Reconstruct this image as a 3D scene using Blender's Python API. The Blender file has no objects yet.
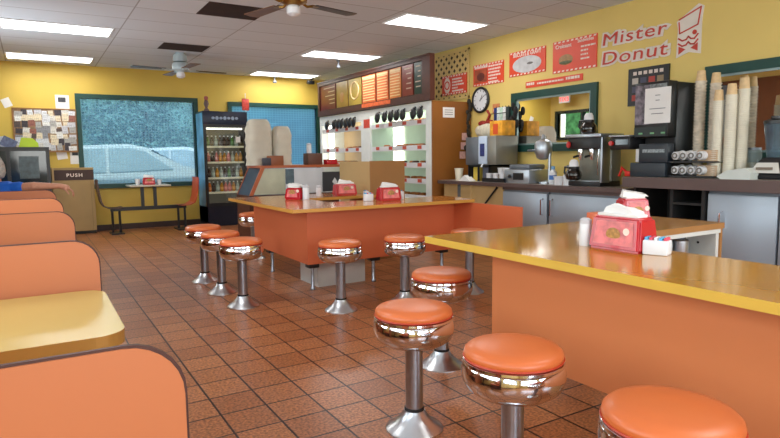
import bpy, bmesh, math, random
from mathutils import Vector, Matrix
random.seed(7)
PI = math.pi
sc = bpy.context.scene
C = bpy.data.collections.new('scene'); sc.collection.children.link(C)
CEIL = 2.775; RX = 5.4; BY = 11.2; LX = -0.95; FY = -2.5

# ------------------------------------------------------------------ materials
MC = {}
def mat(name, col, rough=.5, metal=0., var=.06, scale=6., bump=0., emit=None, es=0., spec=.5, alpha=None, coat=0.):
    if name in MC: return MC[name]
    m = bpy.data.materials.new(name); m.use_nodes = True
    nt = m.node_tree; b = nt.nodes['Principled BSDF']
    tc = nt.nodes.new('ShaderNodeTexCoord'); nz = nt.nodes.new('ShaderNodeTexNoise')
    nz.inputs['Scale'].default_value = scale; nz.inputs['Detail'].default_value = 4
    nt.links.new(tc.outputs['Object'], nz.inputs['Vector'])
    rp = nt.nodes.new('ShaderNodeValToRGB')
    rp.color_ramp.elements[0].position = .3; rp.color_ramp.elements[1].position = .7
    c0 = [max(0, c * (1 - var)) for c in col]; c1 = [min(1, c * (1 + var)) for c in col]
    rp.color_ramp.elements[0].color = (*c0, 1); rp.color_ramp.elements[1].color = (*c1, 1)
    nt.links.new(nz.outputs['Fac'], rp.inputs['Fac']); nt.links.new(rp.outputs['Color'], b.inputs['Base Color'])
    b.inputs['Roughness'].default_value = rough; b.inputs['Metallic'].default_value = metal
    b.inputs['Specular IOR Level'].default_value = spec
    b.inputs['Coat Weight'].default_value = coat
    if bump:
        bp = nt.nodes.new('ShaderNodeBump'); bp.inputs['Strength'].default_value = bump
        bp.inputs['Distance'].default_value = .01
        nt.links.new(nz.outputs['Fac'], bp.inputs['Height']); nt.links.new(bp.outputs['Normal'], b.inputs['Normal'])
    if emit:
        b.inputs['Emission Color'].default_value = (*emit, 1); b.inputs['Emission Strength'].default_value = es
    if alpha is not None: b.inputs['Alpha'].default_value = alpha
    MC[name] = m
    return m
def srgb(r, g, b):
    f = lambda c: (c/255/12.92) if c/255 <= .04045 else ((c/255+.055)/1.055)**2.4
    return (f(r), f(g), f(b))

yellow = mat('yellow_wall', srgb(222, 194, 112), .6, var=.04, scale=1.5)
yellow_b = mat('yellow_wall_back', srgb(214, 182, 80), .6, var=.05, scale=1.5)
booth_o = mat('booth_orange_laminate', srgb(186, 108, 64), .45, var=.03, scale=1.5)
orange = mat('orange_laminate', srgb(216, 130, 80), .38, var=.02, scale=2)
orange2 = mat('orange_panel', srgb(214, 108, 66), .38, var=.02, scale=2)
vinyl = mat('orange_vinyl', srgb(214, 110, 56), .34, var=.05, scale=5, bump=.03)
chrome = mat('chrome', (.78, .78, .80), .09, 1, var=.02)
brushed = mat('brushed_pole', (.42, .46, .52), .28, 1, var=.08, scale=30)
stain = mat('stainless', (.52, .57, .63), .38, 1, var=.05, scale=4)
stain_d = mat('stainless_door', srgb(168, 178, 190), .4, .5, var=.06, scale=2)
steel_dk = mat('dark_steel', srgb(120, 126, 134), .4, .6, var=.1)
black = mat('black_plastic', (.012, .012, .014), .35, var=.2)
blackmatt = mat('black_matte', (.015, .014, .014), .7, var=.2)
white = mat('white_plastic', srgb(225, 225, 228), .4, var=.02)
paper = mat('white_paper', srgb(232, 230, 228), .8, var=.04)
foam = mat('cream_foam', srgb(235, 228, 208), .6, var=.03)
red = mat('red_plastic', srgb(185, 25, 38), .25, var=.06, coat=.3)
red_dk = mat('dark_red_plastic', srgb(120, 18, 30), .3, var=.06)
green_f = mat('dark_green_paint', srgb(10, 62, 54), .45, var=.12)
brownlip = mat('brown_counter_edge', srgb(92, 72, 68), .4, var=.08)
greytop = mat('grey_countertop', srgb(150, 138, 130), .3, var=.06)
brownpan = mat('brown_panel', srgb(138, 84, 30), .5, var=.07, scale=3)
wood = mat('golden_wood', srgb(190, 130, 60), .4, var=.12, scale=8)
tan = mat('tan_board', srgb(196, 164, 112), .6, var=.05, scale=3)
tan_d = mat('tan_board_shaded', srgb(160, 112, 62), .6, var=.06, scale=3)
cream = mat('cream_cover', srgb(205, 198, 182), .8, var=.08, scale=5, bump=.3)
goldlip = mat('gold_laminate_edge', srgb(218, 176, 74), .3, var=.04)
tabletop_m = mat('yellow_laminate_table', srgb(196, 166, 92), .25, var=.04, scale=3)
skin = mat('skin', srgb(196, 138, 110), .55, var=.08, scale=30)
blue_cloth = mat('blue_cloth', srgb(20, 92, 190), .8, var=.1, scale=14, bump=.1)
darkwood = mat('dark_wood_frame', srgb(74, 36, 26), .45, var=.2, scale=10)
glass_dark = mat('dark_glass', srgb(28, 44, 50), .08, var=.4, scale=6)
brass = mat('brass', srgb(150, 110, 50), .3, .9, var=.1)
donutm = mat('donut_brown', srgb(176, 108, 50), .6, var=.2, scale=40)
donutc = mat('donut_chocolate', srgb(80, 42, 26), .4, var=.2, scale=40)
signred = mat('sign_red', srgb(222, 72, 40), .45, var=.06)
signwhite = mat('sign_white', srgb(238, 220, 208), .5, var=.03)
jeans = mat('denim', srgb(40, 56, 90), .9, var=.15, scale=40)
hair_m = mat('grey_hair', srgb(176, 168, 160), .9, var=.3, scale=60, bump=.6)

def counter_mat(name, c, c2):
    m = mat(name, c, .16, var=.02)
    nt = m.node_tree; b = nt.nodes['Principled BSDF']
    rp = [n for n in nt.nodes if n.type == 'VALTORGB'][0]; nz = [n for n in nt.nodes if n.type == 'TEX_NOISE'][0]
    nz.inputs['Scale'].default_value = 2.2
    rp.color_ramp.elements[0].color = (*c, 1); rp.color_ramp.elements[1].color = (*c2, 1)
    b.inputs['Coat Weight'].default_value = .4; b.inputs['Coat Roughness'].default_value = .08
    return m
gold = counter_mat('gold_counter', srgb(186, 126, 26), srgb(200, 140, 34))
gold2 = counter_mat('amber_counter', srgb(196, 116, 42), srgb(208, 128, 52))

def tile_floor():
    m = bpy.data.materials.new('terracotta_tiles'); m.use_nodes = True
    nt = m.node_tree; b = nt.nodes['Principled BSDF']; L = nt.links.new
    tc = nt.nodes.new('ShaderNodeTexCoord'); mp = nt.nodes.new('ShaderNodeMapping')
    mp.inputs['Location'].default_value = (-.03, -.06, 0)
    L(tc.outputs['Object'], mp.inputs['Vector'])
    br = nt.nodes.new('ShaderNodeTexBrick'); br.offset = 0; br.squash = 1
    br.inputs['Scale'].default_value = 1; br.inputs['Brick Width'].default_value = .22; br.inputs['Row Height'].default_value = .22
    br.inputs['Mortar Size'].default_value = .0055; br.inputs['Mortar Smooth'].default_value = .15; br.inputs['Bias'].default_value = 0
    br.inputs['Color1'].default_value = (*srgb(186, 122, 78), 1); br.inputs['Color2'].default_value = (*srgb(160, 99, 60), 1)
    br.inputs['Mortar'].default_value = (*srgb(48, 28, 24), 1)
    L(mp.outputs['Vector'], br.inputs['Vector'])
    nz = nt.nodes.new('ShaderNodeTexNoise'); nz.inputs['Scale'].default_value = 75; nz.inputs['Detail'].default_value = 5
    L(tc.outputs['Object'], nz.inputs['Vector'])
    rp = nt.nodes.new('ShaderNodeValToRGB'); rp.color_ramp.elements[0].position = .38; rp.color_ramp.elements[1].position = .62
    rp.color_ramp.elements[0].color = (.42, .42, .42, 1); rp.color_ramp.elements[1].color = (1.3, 1.2, 1.1, 1)
    L(nz.outputs['Fac'], rp.inputs['Fac'])
    mx = nt.nodes.new('ShaderNodeMix'); mx.data_type = 'RGBA'; mx.blend_type = 'MULTIPLY'; mx.inputs['Factor'].default_value = .8
    L(br.outputs['Color'], mx.inputs['A']); L(rp.outputs['Color'], mx.inputs['B'])
    L(mx.outputs['Result'], b.inputs['Base Color'])
    b.inputs['Roughness'].default_value = .3
    bp = nt.nodes.new('ShaderNodeBump'); bp.inputs['Strength'].default_value = .35; bp.inputs['Distance'].default_value = .003; bp.invert = True
    L(br.outputs['Fac'], bp.inputs['Height'])
    bp2 = nt.nodes.new('ShaderNodeBump'); bp2.inputs['Strength'].default_value = .25; bp2.inputs['Distance'].default_value = .002
    L(nz.outputs['Fac'], bp2.inputs['Height']); L(bp.outputs['Normal'], bp2.inputs['Normal'])
    L(bp2.outputs['Normal'], b.inputs['Normal'])
    return m
def ceil_mat():
    m = bpy.data.materials.new('ceiling_tiles'); m.use_nodes = True
    nt = m.node_tree; b = nt.nodes['Principled BSDF']; L = nt.links.new
    tc = nt.nodes.new('ShaderNodeTexCoord'); mp = nt.nodes.new('ShaderNodeMapping')
    mp.inputs['Location'].default_value = (.24, -.35, 0)
    L(tc.outputs['Object'], mp.inputs['Vector'])
    br = nt.nodes.new('ShaderNodeTexBrick'); br.offset = 0; br.squash = 1
    br.inputs['Scale'].default_value = 1; br.inputs['Brick Width'].default_value = 1.26; br.inputs['Row Height'].default_value = .58
    br.inputs['Mortar Size'].default_value = .009; br.inputs['Mortar Smooth'].default_value = .4
    br.inputs['Color1'].default_value = (*srgb(222, 228, 236), 1); br.inputs['Color2'].default_value = (*srgb(212, 218, 226), 1)
    br.inputs['Mortar'].default_value = (*srgb(168, 170, 174), 1)
    L(mp.outputs['Vector'], br.inputs['Vector']); L(br.outputs['Color'], b.inputs['Base Color'])
    b.inputs['Roughness'].default_value = .9
    return m

# ------------------------------------------------------------------ geometry
class MB:
    def __init__(s): s.bm = bmesh.new()
    def box(s, x0, x1, y0, y1, z0, z1, bev=0, seg=2):
        r = bmesh.ops.create_cube(s.bm, size=1)
        for v in r['verts']:
            v.co = Vector((x0 + (v.co.x+.5)*(x1-x0), y0 + (v.co.y+.5)*(y1-y0), z0 + (v.co.z+.5)*(z1-z0)))
        if bev:
            es = list({e for v in r['verts'] for e in v.link_edges})
            bmesh.ops.bevel(s.bm, geom=es, offset=bev, segments=seg, affect='EDGES', profile=.5)
        return s
    def quad(s, pts):
        s.bm.faces.new([s.bm.verts.new(p) for p in pts]); return s
    def hexa(s, a, b):      # bottom quad a, top quad b
        va = [s.bm.verts.new(p) for p in a]; vb = [s.bm.verts.new(p) for p in b]
        n = len(a); s.bm.faces.new(va[::-1]); s.bm.faces.new(vb)
        for i in range(n): s.bm.faces.new([va[i], va[(i+1) % n], vb[(i+1) % n], vb[i]])
        return s
    def prism(s, pts, axis, d0, d1):   # pts 2D polygon, extruded along axis
        def P(p, d):
            if axis == 'x': return (d, p[0], p[1])
            if axis == 'y': return (p[0], d, p[1])
            return (p[0], p[1], d)
        return s.hexa([P(p, d0) for p in pts], [P(p, d1) for p in pts])
    def lathe(s, prof, cx=0, cy=0, n=32, cz=0, axis='z'):
        rings = []
        for r, z in prof:
            ring = []
            for k in range(n):
                a = 2*PI*k/n; u, v = r*math.cos(a), r*math.sin(a)
                if axis == 'z': co = (cx+u, cy+v, cz+z)
                elif axis == 'x': co = (cx+z, cy+u, cz+v)
                else: co = (cx+u, cy+z, cz+v)
                ring.append(s.bm.verts.new(co))
            rings.append(ring)
        for a, b in zip(rings, rings[1:]):
            for k in range(n): s.bm.faces.new([a[k], a[(k+1) % n], b[(k+1) % n], b[k]])
        if prof[0][0] > 1e-5: s.bm.faces.new(rings[0][::-1])
        if prof[-1][0] > 1e-5: s.bm.faces.new(rings[-1])
        return s
    def tube(s, pts, r, n=10, r2=None):
        pts = [Vector(p) for p in pts]; r2 = r if r2 is None else r2
        rings = []; N = len(pts)
        for i, p in enumerate(pts):
            d = (pts[min(i+1, N-1)] - pts[max(i-1, 0)]).normalized()
            up = Vector((0, 0, 1)) if abs(d.z) < .9 else Vector((1, 0, 0))
            a = d.cross(up).normalized(); b = d.cross(a)
            rr = r + (r2-r)*i/max(1, N-1)
            rings.append([s.bm.verts.new(p + a*rr*math.cos(2*PI*k/n) + b*rr*math.sin(2*PI*k/n)) for k in range(n)])
        for a, b in zip(rings, rings[1:]):
            for k in range(n): s.bm.faces.new([a[k], a[(k+1) % n], b[(k+1) % n], b[k]])
        s.bm.faces.new(rings[0][::-1]); s.bm.faces.new(rings[-1])
        return s
    def sphere(s, c, r, sx=1, sy=1, sz=1, u=16, v=10):
        q = bmesh.ops.create_uvsphere(s.bm, u_segments=u, v_segments=v, radius=r)
        for w in q['verts']: w.co = Vector((c[0]+w.co.x*sx, c[1]+w.co.y*sy, c[2]+w.co.z*sz))
        return s
    def torus(s, c, R, r, n=14, m=8, sz=1):
        vs = [[s.bm.verts.new((c[0]+(R+r*math.cos(b))*math.cos(a), c[1]+(R+r*math.cos(b))*math.sin(a), c[2]+r*math.sin(b)*sz))
               for b in [2*PI*j/m for j in range(m)]] for a in [2*PI*i/n for i in range(n)]]
        for i in range(n):
            for j in range(m):
                s.bm.faces.new([vs[i][j], vs[(i+1) % n][j], vs[(i+1) % n][(j+1) % m], vs[i][(j+1) % m]])
        return s
    def xf(s, M): s.bm.transform(M); return s
    def build(s, name, m, parent=None, smooth=True, loc=None):
        bmesh.ops.remove_doubles(s.bm, verts=s.bm.verts, dist=1e-6)
        bmesh.ops.recalc_face_normals(s.bm, faces=s.bm.faces)
        me = bpy.data.meshes.new(name); s.bm.to_mesh(me); s.bm.free()
        me.materials.append(m)
        if smooth:
            for p in me.polygons: p.use_smooth = True
            me.set_sharp_from_angle(angle=math.radians(35))
        o = bpy.data.objects.new(name, me); C.objects.link(o)
        if parent: o.parent = parent
        if loc: o.location = loc
        return o
def tag(o, label=None, cat=None, group=None, kind=None):
    if label: o['label'] = label
    if cat: o['category'] = cat
    if group: o['group'] = group
    if kind: o['kind'] = kind
    return o
def thing(name, label, cat, loc=(0, 0, 0), rz=0, group=None):
    o = bpy.data.objects.new(name, None); C.objects.link(o); o.empty_display_size = .1
    o.location = loc; o.rotation_euler = (0, 0, rz)
    return tag(o, label, cat, group)
def wallthing(name, label, cat, y, z, x=RX, group=None):   # local x = right as seen, local y = up, local z = out of right wall
    o = thing(name, label, cat, group=group)
    o.matrix_world = Matrix(((0, 0, -1, x), (-1, 0, 0, y), (0, 1, 0, z), (0, 0, 0, 1)))
    return o
def backthing(name, label, cat, x, z, y=BY, group=None):
    o = thing(name, label, cat, group=group)
    o.matrix_world = Matrix(((1, 0, 0, x), (0, 0, -1, y), (0, 1, 0, z), (0, 0, 0, 1)))
    return o
def dup(root, loc, rz=None, label=None, group=None):
    r = root.copy(); C.objects.link(r); r.location = loc
    if rz is not None: r.rotation_euler = (0, 0, rz)
    if label: r['label'] = label
    if group: r['group'] = group
    for ch in list(root.children):
        c = ch.copy(); C.objects.link(c); c.parent = r
        for g in list(ch.children):
            d = g.copy(); C.objects.link(d); d.parent = c
    return r
def struct(name, mb, m, parent=None): 
    o = mb.build(name, m, parent, smooth=False)
    if not parent: o['kind'] = 'structure'
    return o
def text(s, size, name, m, parent, loc, ext=.002, offset=0., align='LEFT', sx=1, shear=0, rot=0, bevel=0., space=1.):
    cu = bpy.data.curves.new(name, 'FONT'); cu.body = s; cu.size = size; cu.extrude = ext; cu.offset = offset
    cu.align_x = align; cu.shear = shear; cu.resolution_u = 3; cu.bevel_depth = bevel; cu.bevel_resolution = 2 if bevel else 0; cu.space_character = space
    o = bpy.data.objects.new(name, cu); C.objects.link(o)
    dg = bpy.context.evaluated_depsgraph_get(); dg.update()
    me = bpy.data.meshes.new_from_object(o.evaluated_get(dg))
    C.objects.unlink(o); bpy.data.objects.remove(o)
    me.materials.clear(); me.materials.append(m)
    n = bpy.data.objects.new(name, me); C.objects.link(n); n.parent = parent
    n.location = loc; n.scale = (sx, 1, 1); n.rotation_euler = (0, 0, rot)
    return n

# ------------------------------------------------------------------ shell
struct('floor', MB().box(LX-.1, RX+.1, FY-.1, BY+.1, -.1, 0), tile_floor())
struct('ceiling', MB().box(LX-.1, RX+.1, FY-.1, BY+.1, CEIL, CEIL+.1), ceil_mat())
struct('wall_right', MB().box(RX, RX+.12, FY, BY, 0, CEIL), yellow)
def holed(mk, a0, a1, z0, z1, holes):   # wall in strips around openings along one axis
    mb = MB(); cur = a0
    for h0, h1, hz0, hz1 in sorted(holes):
        if h0 > cur: mk(mb, cur, h0, z0, z1)
        mk(mb, h0, h1, z0, hz0); mk(mb, h0, h1, hz1, z1); cur = h1
    mk(mb, cur, a1, z0, z1); return mb
W1 = (.76, 2.60, .80, 2.24); W2 = (3.30, 5.04, .86, 2.20)
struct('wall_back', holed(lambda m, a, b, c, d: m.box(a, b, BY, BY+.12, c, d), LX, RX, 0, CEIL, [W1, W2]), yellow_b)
LW = [(-1.8, .2, .95, 2.3), (.7, 2.7, .95, 2.3), (3.2, 4.9, .95, 2.3), (7.3, 8.7, .95, 2.3), (9.35, 10.95, 1.66, 2.26)]
struct('wall_left', holed(lambda m, a, b, c, d: m.box(LX-.12, LX, a, b, c, d), FY, BY, 0, CEIL, LW), yellow)
FW = [(-.5, 1.9, .8, 2.3), (2.5, 4.9, .8, 2.3)]
struct('wall_front', holed(lambda m, a, b, c, d: m.box(a, b, FY-.12, FY, c, d), LX, RX, 0, CEIL, FW), yellow)
basem = mat('dark_baseboard', srgb(60, 40, 34), .5)
struct('baseboard_back', MB().box(LX, RX, BY-.02, BY, 0, .1), basem)
struct('baseboard_left', MB().box(LX, LX+.02, FY, BY-.02, 0, .1), basem)

# window pane: tinted solar mesh
def mesh_pane(name, tint, fac):
    m = bpy.data.materials.new(name); m.use_nodes = True; nt = m.node_tree; L = nt.links.new
    nt.nodes.clear(); out = nt.nodes.new('ShaderNodeOutputMaterial')
    tr = nt.nodes.new('ShaderNodeBsdfTransparent'); tr.inputs['Color'].default_value = (*tint, 1)
    tl = nt.nodes.new('ShaderNodeBsdfTranslucent'); tl.inputs['Color'].default_value = (*srgb(200, 222, 228), 1)
    tc = nt.nodes.new('ShaderNodeTexCoord')
    wv = nt.nodes.new('ShaderNodeTexBrick'); wv.offset = 0; wv.inputs['Scale'].default_value = 1
    wv.inputs['Brick Width'].default_value = .055; wv.inputs['Row Height'].default_value = .045; wv.inputs['Mortar Size'].default_value = .007
    mp = nt.nodes.new('ShaderNodeMapping'); mp.inputs['Rotation'].default_value = (-PI/2, 0, 0)
    L(tc.outputs['Object'], mp.inputs['Vector']); L(mp.outputs['Vector'], wv.inputs['Vector'])
    mr = nt.nodes.new('ShaderNodeMapRange'); mr.inputs['To Min'].default_value = fac; mr.inputs['To Max'].default_value = min(1, fac+.12)
    L(wv.outputs['Fac'], mr.inputs['Value'])
    mx = nt.nodes.new('ShaderNodeMixShader'); L(mr.outputs['Result'], mx.inputs['Fac'])
    L(tr.outputs[0], mx.inputs[1]); L(tl.outputs[0], mx.inputs[2]); L(mx.outputs[0], out.inputs['Surface'])
    return m
pane_m = mesh_pane('tinted_mesh_pane', (.88, .97, .98), .26)
pane_b = mesh_pane('blue_mesh_pane', (.62, .90, 1.0), .42)
def window(name, w, panemat, fw=.075):
    x0, x1, z0, z1 = w
    mb = MB()
    mb.box(x0-fw, x1+fw, BY-.03, BY+.1, z1, z1+fw).box(x0-fw, x1+fw, BY-.05, BY+.1, z0-fw, z0)
    mb.box(x0-fw, x0, BY-.03, BY+.1, z0, z1).box(x1, x1+fw, BY-.03, BY+.1, z0, z1)
    o = struct(name, mb, green_f)
    struct('window_pane', MB().box(x0, x1, BY+.04, BY+.05, z0, z1), panemat, o)
    return o
window('window_1', W1, pane_m); window('window_2', W2, pane_b)
darkframe = mat('dark_window_frame', srgb(24, 36, 34), .5)
clearg = mesh_pane('clear_pane', (.95, .98, 1), .05)
for i, (a, b, z0, z1) in enumerate(LW):
    mb = MB(); f = .07
    mb.box(LX-.1, LX+.03, a-f, b+f, z1, z1+f).box(LX-.1, LX+.04, a-f, b+f, z0-f, z0)
    mb.box(LX-.1, LX+.03, a-f, a, z0, z1).box(LX-.1, LX+.03, b, b+f, z0, z1)
    mb.box(LX-.1, LX+.03, (a+b)/2-.03, (a+b)/2+.03, z0, z1)
    o = struct('window_%d' % (i+3), mb, darkframe)
for i, (a, b, z0, z1) in enumerate(FW):
    mb = MB(); f = .07
    mb.box(a-f, b+f, FY-.1, FY+.03, z1, z1+f).box(a-f, b+f, FY-.1, FY+.04, z0-f, z0)
    mb.box(a-f, a, FY-.1, FY+.03, z0, z1).box(b, b+f, FY-.1, FY+.03, z0, z1)
    struct('window_%d' % (i+8), mb, darkframe)
# brown wainscot panel on left wall between windows (reflected in the mirror)
struct('trim_1', MB().box(LX, LX+.02, 5.0, 7.15, .1, 2.6), mat('brown_blind', srgb(120, 70, 32), .6))

# ------------------------------------------------------------------ outside
asph = mat('asphalt', srgb(110, 125, 135), .9, var=.15, scale=3)
struct('ground', MB().box(-16, 16, -12, 40, -.16, -.11), asph)
struct('backdrop_hedge', MB().box(-5.2, -4.6, -12, 14, -.11, 3.4), mat('hedge_green', srgb(90, 150, 80), .9, var=.6, scale=5))
leaf = mat('foliage', srgb(92, 132, 128), .9, var=.3, scale=3, bump=.5)
def tree(x, y, s, label):
    t = thing('tree', label, 'tree', (x, y, -.11))
    MB().tube([(0, 0, 0), (.1, 0, 1.2*s), (0, .1, 2.2*s)], .16*s, r2=.09*s).build('trunk', mat('bark', srgb(90, 74, 60), .9), t)
    mb = MB(); rr = random.Random(int(x*10)+int(y)); bm = mb.bm
    cl = [(rr.uniform(-1.2, 1.2)*s, rr.uniform(-1.1, 1.1)*s, rr.uniform(1.0, 4.4)*s) for k in range(40)]
    for c_ in cl:
        for q in range(150):
            p = Vector(c_)+Vector((rr.gauss(0, .28), rr.gauss(0, .28), rr.gauss(0, .24)))*s
            a_ = Vector((rr.uniform(-1, 1), rr.uniform(-1, 1), rr.uniform(-1, 1))).normalized()*.075*s; b_ = a_.orthogonal().normalized()*.04*s
            bm.faces.new([bm.verts.new(p-a_), bm.verts.new(p+b_), bm.verts.new(p+a_), bm.verts.new(p-b_)])
    mb.build('foliage', leaf, t, smooth=False)
tree(-2.0, 19.5, 1.2, 'bushy tree outside left window, behind car roof')
tree(3.2, 20.5, 1.3, 'bushy tree outside left window, right of the car')
tree(8.6, 20, 1.3, 'bushy tree outside right window')
bc = thing('parked_car', 'pale blue car parked outside the left window', 'car', (2.0, 13.7, -.11))
carp = mat('car_paint', srgb(225, 235, 240), .3, var=.03, coat=.5)
mb = MB()
prof = [(-2.1, .35), (-2.15, .8), (-2.0, 1.05), (-1.75, 1.42), (-1.3, 1.60), (-.3, 1.64), (.1, 1.55), (.7, 1.14), (1.5, 1.03), (2.0, .85), (2.1, .5), (2.05, .3)]
mb.prism(prof, 'y', -.85, .85); bmesh.ops.bevel(mb.bm, geom=list(mb.bm.edges), offset=.05, segments=2, affect='EDGES')
mb.build('body', carp, bc)
cg = mat('car_glass', srgb(175, 196, 205), .2)
MB().prism([(-1.7, 1.08), (-1.55, 1.38), (-1.2, 1.53), (-.75, 1.55), (-.75, 1.08)], 'y', -.87, -.84).build('rear_window', cg, bc)
MB().prism([(-.68, 1.08), (-.68, 1.55), (-.28, 1.56), (.0, 1.48), (.52, 1.12)], 'y', -.87, -.84).build('side_window', cg, bc)
for x in (-1.35, 1.35):
    MB().lathe([(.10, -.9), (.32, -.9), (.34, -.86), (.34, -.7), (.1, -.7)], x, 0, 28, .33, 'y').build('wheel', blackmatt, bc)
dup(bc, (3.7, 16.4, -.11), None, 'second pale car behind the first, outside left window at right')
struct('backdrop_hill', MB().box(-14, 16, 30, 30.4, -.11, 9.0), mat('hedge_wall', srgb(96, 136, 132), .9, var=.55, scale=.9))

# ------------------------------------------------------------------ ceiling lights
tube_m = mat('light_diffuser', (.9, .95, 1), .5, emit=(.93, .97, 1.0), es=5)
framew = mat('light_frame', srgb(235, 235, 235), .5)
def clight(cx, cy, w, d, label, es=None):
    t = thing('ceiling_light', label, 'ceiling light', (cx, cy, CEIL), group='fluorescent ceiling troffers')
    mb = MB(); f = .02
    mb.box(-w/2, w/2, -d/2, -d/2+f, -.012, 0).box(-w/2, w/2, d/2-f, d/2, -.012, 0).box(-w/2, -w/2+f, -d/2+f, d/2-f, -.012, 0).box(w/2-f, w/2, -d/2+f, d/2-f, -.012, 0)
    mb.build('light_frame', framew, t, smooth=False)
    MB().box(-w/2+f, w/2-f, -d/2+f, d/2-f, -.008, 0).build('diffuser', tube_m, t, smooth=False)
    return t
clight(.37, 8.17, 1.17, .56, 'long fluorescent ceiling light panel, nearer of the two at upper left')
clight(.35, 10.54, 1.16, .58, 'fluorescent ceiling light panel close to yellow back wall, above notice board')
clight(4.22, 5.86, 1.18, .54, 'large fluorescent ceiling light panel nearest the red menu signs')
clight(4.22, 8.37, 1.18, .52, 'fluorescent ceiling light panel above the menu board, middle of right row')
clight(4.2, 10.72, 1.25, .5, 'fluorescent ceiling light panel farthest back, above right window')
clight(.37, 4.0, 1.17, .56, 'fluorescent ceiling light panel above the booths')
clight(3.0, .6, 1.17, .56, 'fluorescent ceiling light panel above the near counter')
dark_t = mat('open_ceiling_gap', srgb(48, 26, 20), .9, var=.3, scale=8)
for x0, x1, y0, y1, l in ((1.63, 2.28, 6.14, 6.70, 'dark brown missing ceiling tile beside the nearer fan'), (1.63, 2.25, 8.52, 9.01, 'dark brown missing ceiling tile in front of the far fan')):
    o = MB().box(-(x1-x0)/2, (x1-x0)/2, -(y1-y0)/2, (y1-y0)/2, -.006, 0).build('ceiling_opening', dark_t, None, False, ((x0+x1)/2, (y0+y1)/2, CEIL))
    tag(o, l, 'ceiling tile')
for x, y, l in ((4.35, 8.75, 'small grey hook hanging at the middle ceiling light'), (4.1, 11.0, 'small grey hook hanging at the farthest ceiling light')):
    t = thing('ceiling_hook', l, 'ceiling hook', (x, y, CEIL))
    MB().lathe([(.03, 0), (.03, -.03), (.012, -.04), (.012, -.09)], 0, 0, 12).build('stem', steel_dk, t)
    MB().box(-.03, .03, -.02, .02, -.13, -.085, .008).build('hook', steel_dk, t)
t = thing('security_camera', 'small black camera in the ceiling corner beside the menu board', 'camera', (4.85, 10.95, CEIL))
MB().lathe([(.04, 0), (.04, -.02), (.012, -.03), (.012, -.06)], 0, 0, 12).build('mount', black, t)
MB().box(-.1, .05, -.035, .035, -.12, -.05, .012).build('camera_body', black, t)

def fan(x, y, zb, rot, label, arms, flush=False, cols=None):
    t = thing('ceiling_fan', label, 'ceiling fan', (x, y, CEIL), rot)
    zb = zb-CEIL
    MB().lathe([(.07, 0), (.075, -.03), (.03, -.06)], 0, 0, 20).build('canopy', arms, t)
    MB().lathe([(.10, -.03), (.105, zb+.12)] if flush else [(.014, -.05), (.014, zb+.10)], 0, 0, 20).build('upper_housing' if flush else 'rod', arms, t)
    MB().lathe([(.04, zb+.12), (.11, zb+.10), (.125, zb+.05), (.12, zb), (.07, zb-.02), (.05, zb-.03)], 0, 0, 28).build('motor', arms, t)
    MB().lathe([(.045, zb-.03), (.06, zb-.05), (.06, zb-.10), (.03, zb-.12), (.0, zb-.122)], 0, 0, 20).build('lamp_bowl', white, t)
    for k in range(4):
        a = k*PI/2; M = Matrix.Rotation(a, 4, 'Z')
        b = MB()
        b.tube([(.09, 0, zb+.01), (.15, 0, zb-.015), (.21, 0, zb+.0)], .012)
        b.box(.19, .27, -.03, .03, zb-.004, zb+.004)
        bl = MB()
        bl.hexa([(.22, -.055, zb-.004), (.68, -.075, zb-.006), (.70, 0, zb-.003), (.68, .075, zb+.001), (.22, .055, zb-.001)],
                [(.22, -.055, zb+.003), (.68, -.075, zb+.001), (.70, 0, zb+.004), (.68, .075, zb+.008), (.22, .055, zb+.006)])
        o = bl.xf(M).build('blade', cols[k], t); b.xf(M).build('blade_arm', arms, o)
    return t
bwood = mat('fan_blade_wood', srgb(120, 84, 60), .4, var=.15, scale=12); bdark = mat('fan_blade_dark', srgb(58, 36, 30), .4)
blight = mat('fan_blade_light', srgb(205, 190, 175), .4)
fan(1.99, 9.27, 2.53, math.radians(5), 'white-bodied ceiling fan hanging by the back wall with dark blades', mat('white_metal', srgb(190, 205, 210), .35, .3), True, cols=[bdark, bwood, bdark, bwood])
fan(2.05, 4.98, 2.56, math.radians(14), 'brass ceiling fan, nearer one, with pale and wood blades', brass, cols=[bdark, bwood, blight, bwood])

# ------------------------------------------------------------------ stools
def make_stool(label, loc):
    t = thing('counter_stool', label, 'stool', loc, group='round orange counter stools')
    MB().lathe([(.128, 0), (.128, .006), (.12, .014), (.085, .035), (.055, .07), (.046, .088)], 0, 0, 40).build('base_flange', mat('flange_steel', (.6, .62, .64), .3, 1, var=.05), t)
    c = MB().lathe([(.042, .084), (.044, .088), (.044, .098), (.036, .102)], 0, 0, 28).build('collar', blackmatt, t)
    MB().lathe([(.039, .09), (.039, .42)], 0, 0, 28).build('pole', brushed, t)
    MB().lathe([(.04, .385), (.09, .387), (.135, .396), (.163, .416), (.176, .444), (.1785, .468), (.173, .492), (.170, .498), (.1735, .504), (.172, .512), (.162, .518)], 0, 0, 56).build('chrome_skirt', chrome, t)
    MB().lathe([(.158, .511), (.166, .518), (.169, .530), (.166, .542), (.155, .552), (.12, .560), (.06, .565), (0, .566)], 0, 0, 56).build('seat_cushion', vinyl, t)
    w = MB().torus((0, 0, .520), .1685, .0035, 48, 6).build('piping', mat('dark_orange_piping', srgb(190, 60, 30), .4), t)
    return t
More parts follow.
